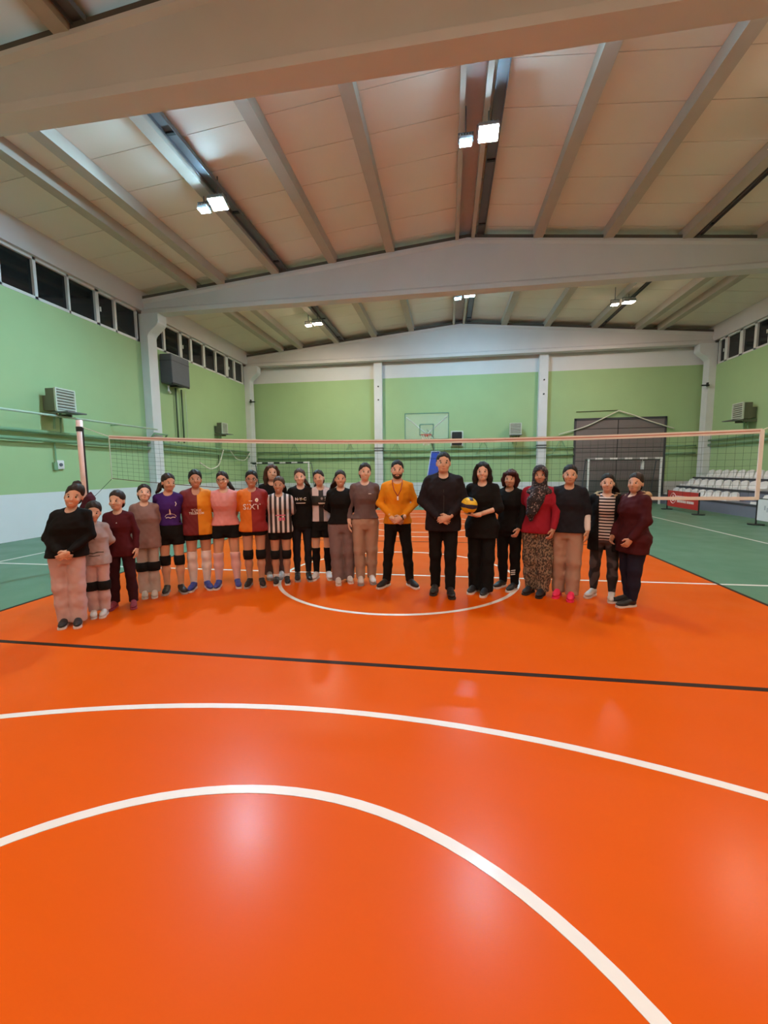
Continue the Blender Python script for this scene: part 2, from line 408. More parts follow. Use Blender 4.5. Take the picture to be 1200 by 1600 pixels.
specs = [(-5.12, 9.25, 7.62, LC2, LD, 'cold white floodlight on the heater-side purlin before the middle beam'),
         (0.72, 8.80, 8.02, LC, LD, 'cold white floodlight under the ridge before the middle beam'),
         (6.45, 9.25, 7.62, LR, LDW, 'rosy floodlight on the bleacher-side purlin before the middle beam'),
         (-5.30, 16.95, 7.62, LW, LDW, 'warm white floodlight on the heater-side purlin near the far wall'),
         (0.74, 16.25, 8.00, LC, LD, 'cold white floodlight under the ridge near the far wall'),
         (6.42, 16.85, 7.62, LR, LDW, 'rosy floodlight on the bleacher-side purlin near the far wall'),
         (-5.12, 1.85, 7.62, LN, LD, 'white floodlight on the heater-side purlin above the photographer'),
         (0.72, 1.6, 8.02, LR, LDW, 'white floodlight under the ridge above the photographer'),
         (6.45, 1.85, 7.62, LR, LDW, 'rosy floodlight on the bleacher-side purlin above the photographer'),
         (-5.12, -5.5, 7.62, LN, LD, 'white floodlight on the heater-side purlin near the back gable'),
         (0.72, -5.5, 8.02, LR, LDW, 'rosy floodlight under the ridge near the back gable'),
         (6.45, -5.5, 7.62, LR, LDW, 'rosy floodlight on the bleacher-side purlin near the back gable')]
for x, y, z, m1, m2, lb in specs:
    floodlight(x, y, z, R(12 if (y > 12 and 0 < x < 2) else 4 if y > 12 else -22 if y > 5 else -10), m1, lb, 'hall floodlights')
    floodlight(x-0.42, y+0.12, z-0.02, R(-4), m2, 'small dim ' + lb.replace('floodlight', 'lamp beside the floodlight'), 'small lamps beside the floodlights', big=False)

# ------------------------------------------------------------------ wall fittings
def pipe(pts, r, m, label, name='wall_pipe', cat='pipe', brackets=()):
    o = MB().tube(pts, r, 8).build(name, m, smooth=True, label=label, cat=cat)
    for b in brackets: MB().box(b, (0.05, 0.05, 0.10)).build('pipe_bracket', m, o)
    return o
xi = XL + 0.13
pipe([(XL+0.45, YN+0.1, 3.08), (XL+0.45, 13.1, 3.08)], 0.028, PIPEW, 'pale pipe running in front of the wall heater', brackets=[])
for k in range(5): MB().box((XL+0.23, -6+k*4.4, 3.08), (0.46, 0.03, 0.03)).build('pipe_support', PIPEG, label='slim bracket carrying the pale pipe on the heater wall', cat='bracket', group='pale pipe brackets')
pipe([(xi, YN+0.1, 2.72), (xi, 13.10, 2.66)], 0.045, PIPEG, 'upper green heating pipe on the heater wall, nearer bay')
pipe([(xi, YN+0.1, 2.52), (xi, 13.10, 2.46)], 0.045, PIPEG, 'lower green heating pipe on the heater wall, nearer bay')
pipe([(xi, 13.62, 2.66), (xi, 20.4, 2.60)], 0.045, PIPEG, 'upper green heating pipe on the heater wall, far bay')
pipe([(xi, 13.62, 2.44), (xi, 20.4, 2.38)], 0.045, PIPEG, 'lower green heating pipe on the heater wall, far bay')
pipe([(XL+0.05, 13.1, 2.66), (XL+0.36, 13.08, 2.95), (XL+0.38, 13.7, 2.95), (XL+0.10, 13.75, 2.66)], 0.035, PIPEG, 'bent pipe loop going around the heater-side column')
for a, b, nm in ((XL+0.3, -3.7, 'beside the small goal'), (-3.27, 4.18, 'behind the hoop stand'), (4.62, 5.9, 'left of the grey door'), (9.9, XR-0.3, 'between the grey door and the bleachers')):
    pipe([(a, YF-0.09, 2.60), (b, YF-0.09, 2.60)], 0.035, PIPEG, 'upper green pipe on the far wall ' + nm)
    pipe([(a, YF-0.09, 2.26), (b, YF-0.09, 2.26)], 0.045, PIPEG, 'lower green pipe on the far wall ' + nm)
for cx in (-8.0, -5.0, -2.6, 1.7, 5.3):
    q = [(cx-0.38, YF-0.07, 2.26), (cx-0.30, YF-0.07, 2.85), (cx, YF-0.07, 3.05), (cx+0.30, YF-0.07, 2.85), (cx+0.38, YF-0.07, 2.26)]
    MB().tube([q[0], q[2]], 0.018, 6).tube([q[2], q[4]], 0.018, 6).build('pipe_stay', PIPEG, label='slim green stay bracket above the far wall pipes', cat='bracket', group='far wall pipe stays')
for z in (2.78, 2.58): pipe([(XR-0.12, 13.6, z), (XR-0.12, 20.4, z)], 0.045, PIPEG, ('upper' if z > 2.7 else 'lower') + ' green heating pipe above the bleachers')

def heater(x, y, z, face, label, sc=1.0):
    """wall air heater: box body, louvred front, bracket, drain tray; louvres look along local -Y"""
    e = empty('air_heater', label, 'heater', (x, y, z), face)
    def P(mb, n, m):
        o = mb.build(n, m, e); o.scale = (sc, sc, sc); return o
    P(MB().box((0, 0.16, 0), (0.62, 0.34, 0.66)), 'body', HEATM)
    P(MB().box((0, -0.02, 0.33), (0.66, 0.06, 0.04)).box((0, -0.02, -0.33), (0.66, 0.06, 0.04)).box((-0.32, -0.02, 0), (0.04, 0.06, 0.66)).box((0.32, -0.02, 0), (0.04, 0.06, 0.66)), 'front_frame', HEATL)
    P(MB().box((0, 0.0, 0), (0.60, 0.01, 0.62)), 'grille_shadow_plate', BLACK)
    for k in range(7):
        P(MB().box((0, -0.02, -0.26+k*0.087), (0.60, 0.055, 0.035), rx=R(28)), 'louvre', HEATL)
    P(MB().box((0.0, 0.42, -0.08), (0.44, 0.24, 0.44)), 'fan_box', HEATM)
    P(MB().tube([(0, 0.52, -0.1), (0, 0.56, -0.1)], 0.2, 14), 'fan_guard', STEELD)
    P(MB().box((0, -0.20, -0.38), (0.66, 0.44, 0.035)), 'drip_tray', STEELD)
    P(MB().box((-0.25, 0.30, -0.42), (0.04, 0.5, 0.10)), 'bracket', HEATM); P(MB().box((0.25, 0.30, -0.42), (0.04, 0.5, 0.10)), 'bracket', HEATM)
    P(MB().tube([(-0.1, 0.3, -0.28), (-0.1, 0.34, -0.85)], 0.03, 8), 'hose', PIPEG); P(MB().tube([(0.1, 0.3, -0.28), (0.12, 0.34, -0.95)], 0.03, 8), 'hose', PIPEG)
    return e
heater(XL+0.475, 9.62, 3.50, R(90), 'louvred air heater on the wall beside the net post', 0.85)
heater(XL+0.39, 17.6, 3.55, R(90), 'louvred air heater on the wall under the far window strip', 0.7)
heater(3.15, YF-0.445, 3.50, R(0), 'louvred air heater on the far wall beside the square column', 0.8)
heater(XR-0.50, 18.0, 3.72, R(-90), 'air heater with wide drip tray on the wall above the bleachers', 0.9)
e = MB().tube([(XL+0.06, 9.62, 2.5), (XL+0.06, 9.62, 1.85)], 0.02, 6).build('cable_duct', PIPEG, label='thin cable duct running down to the wall switch', cat='duct')
e = empty('wall_switch', 'small white round switch box on the heater wall', 'switch', (XL, 9.68, 1.85))
o = link('back_box', bevbox((0.06, 0.24, 0.24), 0.015), WHITEPL, e); o.location = (0.03, 0.06, 0)
MB().tube([(0.05, 0.06, 0), (0.085, 0.06, 0)], 0.045, 12).build('knob', GREYB, e)
MB().box((0.04, -0.08, -0.04), (0.06, 0.10, 0.20)).build('junction', PIPEG, e)
e = empty('wall_cabinet', 'big grey metal cabinet hung high on the wall behind the column', 'cabinet', (XL, 14.55, 5.36))
o = link('body', bevbox((0.46, 1.05, 1.02), 0.015), GREYB, e); o.location = (0.25, 0, 0.0)
MB().box((0.25, 0, 0.28), (0.475, 1.062, 0.012)).build('seam', BLACK, e)
MB().box((0.25, 0, -0.53), (0.46, 0.05, 0.05)).box((0.45, 0.0, -0.53), (0.05, 1.0, 0.05)).build('support_bracket', BLACK, e)
MB().tube([(0.15, -0.3, -0.58), (0.15, -0.3, -0.75), (0.1, -0.15, -0.8)], 0.04, 8).build('valve', WHITEPL, e)
for k, yy in enumerate((14.75, 15.1, 15.35)):
    pipe([(XL+0.08, yy, 4.8), (XL+0.08, yy, 2.75)], 0.03 if k < 2 else 0.012, mat('dark_green_pipe', (0.05, 0.09, 0.05), 0.5) if k < 2 else PIPEW, ['thick dark pipe dropping from the grey cabinet', 'second dark pipe dropping from the grey cabinet', 'thin pale pipe dropping from the grey cabinet'][k])
def rope(pts, r, label, m=ROPE, name='hanging_rope'):
    P_ = []
    pts = [Vector(p) for p in pts]
    for i in range(len(pts)-1):
        for t in range(8):
            P_.append(pts[i].lerp(pts[i+1], t/8))
    P_.append(pts[-1])
    for _ in range(6):
        P_ = [P_[0]] + [(P_[i-1]+P_[i]*2+P_[i+1])/4 for i in range(1, len(P_)-1)] + [P_[-1]]
    return MB().tube(P_, r, 6).build(name, m, smooth=True, label=label, cat='rope')
rope([(XL+0.18, 15.9, 2.0), (XL+0.2, 16.6, 1.70), (XL+0.2, 17.3, 1.85), (XL+0.18, 17.8, 2.6)], 0.025, 'white hose drooping in a loop under the far air heater')
rope([(XL+0.18, 18.4, 2.6), (XL+0.2, 18.9, 2.2), (XL+0.2, 19.8, 2.15), (XL+0.18, 20.4, 2.6)], 0.022, 'pale hose drooping beside the corner column')
MB().tube([(XL+0.09, 17.5, 2.42), (XL+0.09, 17.5, 1.65)], 0.014, 6).box((XL+0.09, 17.5, 1.6), (0.05, 0.06, 0.12)).build('pull_cord', BLACK, label='thin cord with a handle hanging under the far air heater', cat='cord')
rope([(5.2, YF-0.1, 3.22), (6.4, YF-0.12, 3.55), (7.3, YF-0.12, 4.0), (7.79, YF-0.1, 4.26)], 0.028, 'white rope rising to the hook above the grey door')
rope([(7.79, YF-0.1, 4.26), (8.3, YF-0.12, 4.08), (9.2, YF-0.12, 3.72), (10.2, YF-0.1, 3.38)], 0.028, 'white rope sloping down from the hook towards the bleachers')
MB().tube([(5.97, YF-0.02, 4.26), (7.8, YF-0.02, 4.28)], 0.018, 6).build('wall_cable', mat('olive_cable', (0.10, 0.11, 0.05), 0.7), label='thin dark cable fixed above the grey door', cat='cable')

# door of stacked panels
d = link('door_1', None, kind='structure', label='large dark grey panelled roller door in the far wall', cat='door')
x0, x1 = 5.97, 9.83
MB().box(((x0+x1)/2, YF-0.02, 3.90), (x1-x0+0.12, 0.10, 0.10)).box((x0-0.03, YF-0.02, 1.97), (0.09, 0.10, 3.94)).box((x1+0.03, YF-0.02, 1.97), (0.09, 0.10, 3.94)).build('door_frame', BLEAD, d)
zs = [0.0, 0.5, 1.0, 1.5, 1.95, 2.35, 2.55, 3.05, 3.45, 3.86]
for a, b in zip(zs, zs[1:]):
    for u, v in ((x0, x0+1.85), (x0+1.87, x1)):
        MB().box(((u+v)/2, YF-0.025, (a+b)/2), (v-u-0.02, 0.05, b-a-0.025)).box(((u+v)/2, YF-0.052, (a+b)/2), (v-u-0.12, 0.012, (b-a)*0.45)).build('door_panel', DOORM, d)
MB().box(((x0+x1)/2, YF-0.004, 1.95), (x1-x0, 0.01, 3.9)).build('door_backing', BLACK, d)

# loudspeaker on the far wall
e = empty('loudspeaker', 'black loudspeaker in a pale frame on the far wall beside the hoop', 'speaker', (0.42, YF, 3.13))
o = link('frame', bevbox((0.62, 0.10, 0.76), 0.02), WALLF if False else HEATL, e); o.location = (0, -0.05, 0)
o = link('cabinet', bevbox((0.48, 0.24, 0.62), 0.02), BLACK, e); o.location = (0, -0.15, 0)
MB().tube([(0, -0.265, -0.1), (0, -0.28, -0.1)], 0.17, 16).build('woofer', mat('speaker_cone', (0.03, 0.03, 0.03), 0.8), e)
MB().tube([(0, -0.265, 0.18), (0, -0.28, 0.18)], 0.07, 12).build('tweeter', MATS['speaker_cone'], e)

# ------------------------------------------------------------------ handball goals
def goal(cx, y, label, flip, darkbar):
    e = empty('handball_goal', label, 'goal', (cx, y, 0))
    DK = mat('goal_dark_stripe', (0.03, 0.04, 0.035), 0.5)
    W_ = 3.0
    for s in (-1, 1):
        for k in range(10):
            MB().box((s*W_/2, 0, 0.1+k*0.2), (0.065, 0.065, 0.2)).build('post_segment', WHITEPL if (k % 2 or not darkbar) else WHITEPL, e)
    n = 10
    for k in range(n):
        wd = (W_+0.08)/n
        th = 0.08
        MB().box((-W_/2-0.04+wd*(k+0.5), 0, 2.03), (wd, th*.8, 0.072 if k % 2 else 0.06)).build('crossbar_segment', WHITEPL if k % 2 else DK if darkbar else mat('goal_grey_stripe', (0.35, 0.33, 0.33), 0.5), e)
    for s in (-1, 1):
        MB().tube([(s*W_/2, 0.0, 2.0), (s*W_/2, 0.45, 1.95), (s*W_/2, 0.95, 0.03), (s*W_/2, 0, 0.03)], 0.02, 6).build('side_brace', GREYB, e)
    mb = MB()
    for i in range(31):
        x = -W_/2 + W_*i/30
        mb.tube([(x, 0.45, 1.95), (x, 0.95, 0.03)], 0.0025, 3)
    for j in range(20):
        t = j/19; mb.tube([(-W_/2, 0.45+0.5*t, 1.95-1.92*t), (W_/2, 0.45+0.5*t, 1.95-1.92*t)], 0.0025, 3)
    mb.build('goal_net', NETM, e, kind='stuff')
    MB().box((0, 0.25, 1.99), (W_, 0.5, 0.03)).build('roof_cloth', mat('green_goal_cloth', (0.02, 0.06, 0.04), 0.8), e)
    return e
goal(-8.3, 19.75, 'handball goal with dark and white crossbar by the far corner column', 1, True)
g2 = goal(7.75, 19.95, 'white handball goal in front of the grey door', 1, False)
MB().box((8.55, 20.1, 1.72), (0.10, 0.12, 0.36)).box((8.55, 20.1, 1.94), (0.02, 0.02, 0.12)).build('hanging_white_bottle', WHITEPL, label='small white container hanging in the goal at the grey door', cat='container')

# ------------------------------------------------------------------ basketball stand
e = empty('basketball_stand', 'portable basketball stand with blue padded base and clear backboard', 'basketball hoop', (-0.80, 18.9, 0))
by = -1.25  # board plane, relative
bl = MB().prism([(-0.30, 0.0), (0.55, 0.0), (0.42, 0.9), (0.18, 2.42), (-0.02, 2.42), (-0.15, 1.2)], 1, -0.45, 0.45)
bl = MB()
bot = [(-0.30, -0.75, 0.05), (0.72, -0.75, 0.05), (0.72, 0.5, 0.05), (-0.30, 0.5, 0.05)]
topq = [(0.05, 0.0, 2.42), (0.42, 0.0, 2.42), (0.42, 0.35, 2.42), (0.05, 0.35, 2.42)]
bl.add(bot+topq, [(3, 2, 1, 0), (4, 5, 6, 7), (0, 1, 5, 4), (1, 2, 6, 5), (2, 3, 7, 6), (3, 0, 4, 7)])
bl.build('blue_padding', BLUEP, e)
rim_edge = MB().tube([(-0.30, -0.76, 0.05), (0.05, -0.01, 2.42)], 0.025, 6).tube([(0.72, -0.76, 0.05), (0.42, -0.01, 2.42)], 0.025, 6).tube([(0.05, -0.01, 2.42), (0.42, -0.01, 2.42)], 0.02, 6)
rim_edge.build('pad_edging', mat('pale_blue_edging', (0.45, 0.55, 0.75), 0.5), e)
MB().box((0.2, 0.0, 0.03), (1.3, 1.6, 0.06)).build('base_frame', GREYB, e)
AX = -0.10
MB().tube([(0.20, 0.2, 2.3), (0.10, -0.1, 2.75), (AX, by+0.12, 3.15)], 0.05, 8).build('arm', PIPEG, e)
MB().tube([(0.20, 0.2, 2.3), (0.14, 0.0, 3.05), (AX, by+0.12, 3.3)], 0.03, 8).build('upper_arm', PIPEG, e)
gl = bpy.data.materials.new('clear_acrylic'); n_, l_, p_ = nodes(gl)
p_.inputs['Base Color'].default_value = (0.80, 0.95, 0.88, 1); p_.inputs['Roughness'].default_value = 0.05; p_.inputs['Alpha'].default_value = 0.18
nzz = n_.new('ShaderNodeTexNoise'); nzz.inputs['Scale'].default_value = 3; mrr = n_.new('ShaderNodeMapRange'); mrr.inputs[3].default_value = 0.03; mrr.inputs[4].default_value = 0.10
l_.new(nzz.outputs['Fac'], mrr.inputs[0]); l_.new(mrr.outputs[0], p_.inputs['Roughness'])
bd = MB().box((AX, by, 3.42), (1.78, 0.02, 1.05)).build('backboard', gl, e)
FRG = mat('green_board_frame', (0.14, 0.30, 0.22), 0.5)
MB().box((AX, by, 3.955), (1.84, 0.04, 0.035)).box((AX, by, 2.885), (1.84, 0.04, 0.035)).box((AX-0.905, by, 3.42), (0.035, 0.04, 1.08)).box((AX+0.905, by, 3.42), (0.035, 0.04, 1.08)).build('board_frame', FRG, bd)
MB().box((AX, by-0.015, 3.50), (0.59, 0.008, 0.04)).box((AX, by-0.015, 3.06), (0.59, 0.008, 0.04)).box((AX-0.28, by-0.015, 3.28), (0.04, 0.008, 0.45)).box((AX+0.28, by-0.015, 3.28), (0.04, 0.008, 0.45)).build('target_square', FRG, bd)
MB().tube([(AX-0.86, by+0.05, 3.82), (AX-0.05, by+0.16, 3.15)], 0.028, 6).tube([(AX+0.86, by+0.05, 3.82), (AX+0.05, by+0.16, 3.15)], 0.028, 6).build('back_strut', mat('white_strut', (0.75, 0.80, 0.72), 0.4), e)
ring = [(AX+0.225*math.cos(a), by-0.30+0.225*math.sin(a), 3.05) for a in [2*math.pi*k/24 for k in range(24)]]
MB().tube(ring, 0.014, 6, closed=True).box((AX, by-0.05, 3.03), (0.14, 0.10, 0.08)).build('rim', mat('rim_red', (0.50, 0.08, 0.05), 0.4), e)
mb = MB()
for k in range(12):
    a = 2*math.pi*k/12
    for t in (1, -1):
        mb.tube([(AX+0.22*math.cos(a), by-0.30+0.22*math.sin(a), 3.04), (AX+0.15*math.cos(a+t*0.3), by-0.30+0.15*math.sin(a+t*0.3), 2.82), (AX+0.12*math.cos(a+t*0.6), by-0.30+0.12*math.sin(a+t*0.6), 2.62)], 0.006, 3)
mb.build('hoop_net', ROPE, e, kind='stuff')

# ------------------------------------------------------------------ bleachers
e = empty('bleacher_stand', 'three tiered grey-blue bleacher along the right wall', 'bleachers', (0, 0, 0))
tiers = [(9.50, 0.42), (10.15, 0.80), (10.80, 1.18)]
Y0, Y1 = 13.62, 20.42
for k, (tx, tz) in enumerate(tiers):
    MB().box(((tx+XR-.01)/2, (Y0+Y1)/2, tz/2), (XR-.01-tx, Y1-Y0, tz)).build('tier', BLEA, e)
    MB().box((tx+0.02, (Y0+Y1)/2, tz-0.03), (0.06, Y1-Y0, 0.07)).build('tier_edge', BLEAD, e)
def seat_mesh():
    # moulded bucket seat: pan, curved low back, rolled rim; faces -X
    mb = MB(); nu, nv = 9, 12
    prof = [(-0.21, 0.02), (-0.20, 0.075), (-0.10, 0.065), (0.02, 0.06), (0.10, 0.075), (0.145, 0.12), (0.165, 0.20), (0.18, 0.29), (0.185, 0.325), (0.205, 0.335), (0.215, 0.30), (0.21, 0.02)]
    vs = []
    for i, (x, z) in enumerate(prof):
        for j in range(nu):
            t = -1 + 2*j/(nu-1)
            hw = 0.205 if z < 0.12 else 0.205 - 0.05*((z-0.12)/0.21)**2
            zz = z + (0.025*t*t if 0.05 < z < 0.1 else 0) - (0.03*t*t if z > 0.28 else 0)
            xx = x - (0.035*t*t if 0.1 < z < 0.33 and x < 0.19 else 0)
            vs.append((xx, t*hw, zz))
    fs = []
    m = len(prof)
    for i in range(m-1):
        for j in range(nu-1): fs.append((i*nu+j, i*nu+j+1, (i+1)*nu+j+1, (i+1)*nu+j))
    fs.append(tuple(i*nu for i in range(m))); fs.append(tuple(i*nu+nu-1 for i in range(m)))
    fs.append(tuple((m-1)*nu+j for j in range(nu)) + tuple(j for j in range(nu-1, -1, -1)))
    return mb.add(vs, fs).mesh('seat_shell', smooth=False)
seat_me = seat_mesh()
rows = [(9.76, 0.42, 19.95, 9, [14.62, 14.16], 'front'), (10.42, 0.80, 20.05, 10, [14.45, 14.0], 'middle'), (11.06, 1.18, 19.85, 9, [15.2, 14.74, 14.28, 13.84], 'top')]
for sx, sz, ys, n, extra, nm in rows:
    Ys = [ys - 0.47*k for k in range(n)] + extra
    for y in Ys:
        link('stadium_seat', seat_me, WHITEPL, label='white moulded plastic seat on the %s tier of the bleachers' % nm, cat='seat', group='seats on the %s bleacher tier' % nm, loc=(sx, y, sz-0.012))

# banner barriers
def barrier(x, ya, yb, label, cloth, red):
    e = empty('banner_barrier', label, 'barrier', (x, ya, 0))
    L = yb-ya
    for y in (0, L):
        p = MB().tube([(0, y, 0.02), (0, y, 0.76)], 0.022, 8).build('post', BLACK, e)
        MB().tube([(0, y, 0.0), (0, y, 0.025)], 0.19, 16).build('foot', BLACK, p)
    MB().box((0, L/2, 0.44), (0.012, L-0.06, 0.60)).build('banner', cloth, e)
    if red:
        W1 = mat('banner_white_print', (0.85, 0.72, 0.72), 0.6)
        ringp = [(-0.009, L-0.42+0.19*math.cos(a), 0.46+0.19*math.sin(a)) for a in [2*math.pi*k/20 for k in range(20)]]
        MB().tube(ringp, 0.012, 4, closed=True).build('emblem_ring', W1, e)
        MB().prism([(L-0.52, 0.40), (L-0.42, 0.60), (L-0.32, 0.40), (L-0.42, 0.34)], 0, -0.011, -0.0065).build('emblem', W1, e)
        for z, segs in ((0.53, [(0.62, 0.34), (0.99, 0.22), (1.24, 0.50)]), (0.37, [(0.70, 0.60), (1.34, 0.42)])):
            for s0, ln in segs:
                k = 0
                while k < ln:
                    MB().box((-0.0085, L-s0-k-0.02, z), (0.004, 0.035, 0.085)).build('print_mark', W1, e); k += 0.055
    else:
        G1 = mat('banner_grey_print', (0.5, 0.5, 0.55), 0.6)
        for k in range(4): MB().box((-0.0085, L-0.3-0.09*k, 0.50-0.05*(k % 2)), (0.004, 0.05, 0.12)).build('print_mark', G1, e)
    return e
barrier(8.43, 15.48, 17.54, 'red banner with white emblem stretched between black posts', REDB, True)
barrier(8.52, 10.7, 12.94, 'white banner stretched between black posts', mat('white_banner_cloth', (0.78, 0.76, 0.78), 0.6), False)

# ------------------------------------------------------------------ volleyball net
NX0, NX1 = -5.65, 4.12
def tz_(x):   # sagging tape height
    t = (x-NX0)/(NX1-NX0)
    return 2.255*(1-t) + 2.13*t - 0.47*t*(1-t) + (0.08*t*t*(1-t))
def bz_(x):
    t = (x-NX0)/(NX1-NX0)
    return 1.53*(1-t)**3 + (1-(1-t)**3)*1.20
net = empty('volleyball_net', 'volleyball net with white top tape stretched across the court', 'net', (0, YC, 0))
N = 48
xs = [NX0 + (NX1-NX0)*i/N for i in range(N+1)]
def ribbon(zf, h, th=0.012, xs=xs):
    mb = MB(); vs = []; fs = []; N = len(xs)-1
    for x in xs:
        z = zf(x)
        vs += [(x, -th/2, z-h/2), (x, th/2, z-h/2), (x, th/2, z+h/2), (x, -th/2, z+h/2)]
    for i in range(N):
        for k in range(4): fs.append((4*i+k, 4*i+(k+1) % 4, 4*i+4+(k+1) % 4, 4*i+4+k))
    fs += [(0, 1, 2, 3), (4*N, 4*N+1, 4*N+2, 4*N+3)]
    return mb.add(vs, fs)
ribbon(lambda x: tz_(x)-0.03, 0.062).build('top_tape', TAPE, net)
ribbon(lambda x: tz_(x)-0.028, 0.012, 0.018).build('tape_seam', mat('tape_red_seam', (0.55, 0.16, 0.12), 0.6), net)
ribbon(bz_, 0.045, xs=xs[31:]).build('bottom_tape', TAPE, net)
ribbon(bz_, 0.010, xs=xs[:32]).build('bottom_cord', mat('dark_red_cord', (0.16, 0.07, 0.06), 0.8), net)
mb = MB()
nv = 97
for i in range(nv):
    x = NX0 + (NX1-NX0)*i/(nv-1)
    a, b = tz_(x)-0.05, bz_(x)
    wob = 0.01*math.sin(i*1.7)
    mb.tube([(x, 0, a), (x+wob, 0.004, (a+b)/2), (x, 0, b)], 0.0017, 3)
for j in range(1, 10):
    t = j/10
    mb.tube([(x, 0.003, (tz_(x)-0.05)*(1-t) + bz_(x)*t + 0.004*math.sin(x*5+j)) for x in xs], 0.0017, 3)
mb.build('mesh', NETM, net, kind='stuff')
for x in (NX0, NX1):
    MB().box((x, -0.004, (tz_(x)+bz_(x))/2-0.02), (0.05 if x > 0 else 0.010, 0.014, tz_(x)-bz_(x))).build('side_band', TAPE if x > 0 else PIPEW, net)
MB().tube([(-6.20, 0, 2.42), (NX0, 0, tz_(NX0)-0.02)], 0.007, 5).build('top_cable', ROPE, net)
MB().tube([(4.70, 0, 2.36), (NX1, 0, tz_(NX1)-0.02)], 0.007, 5).build('top_cable', ROPE, net)
MB().tube([(-6.18, 0, 1.10), (-5.95, 0, 1.28), (NX0, 0, bz_(NX0))], 0.004, 5).build('lower_cord', NETM, net)
MB().tube([(4.70, 0, 1.15), (NX1, 0, bz_(NX1))], 0.007, 5).build('lower_cord', NETM, net)
for x, lean, lb in ((-6.20, 0.0, 'pink volleyball net post with black strap beside the heater wall'), (4.75, 0.0, 'pink volleyball net post with black strap on the bleacher side')):
    p = empty('net_post', lb, 'post', (x, YC, 0))
    MB().tube([(0, 0, 0.0), (0, 0, 2.52)], 0.05, 14).build('pole', PINKP, p, smooth=True)
    MB().tube([(0, 0, 2.33), (0, 0, 2.41)], 0.056, 14).build('strap', BLACK, p)
    MB().box((0.052, 0, 1.20), (0.022, 0.022, 2.26)).build('rail', BLACK, p)
    MB().tube([(0, 0, 0.0), (0, 0, 0.05)], 0.14, 16).build('floor_socket', STEELD, p)
    MB().box((0.10, -0.02, 1.05), (0.10, 0.10, 0.16)).tube([(0.12, -0.06, 1.05), (0.12, -0.16, 1.05)], 0.012, 6).build('winch', GREYB, p)

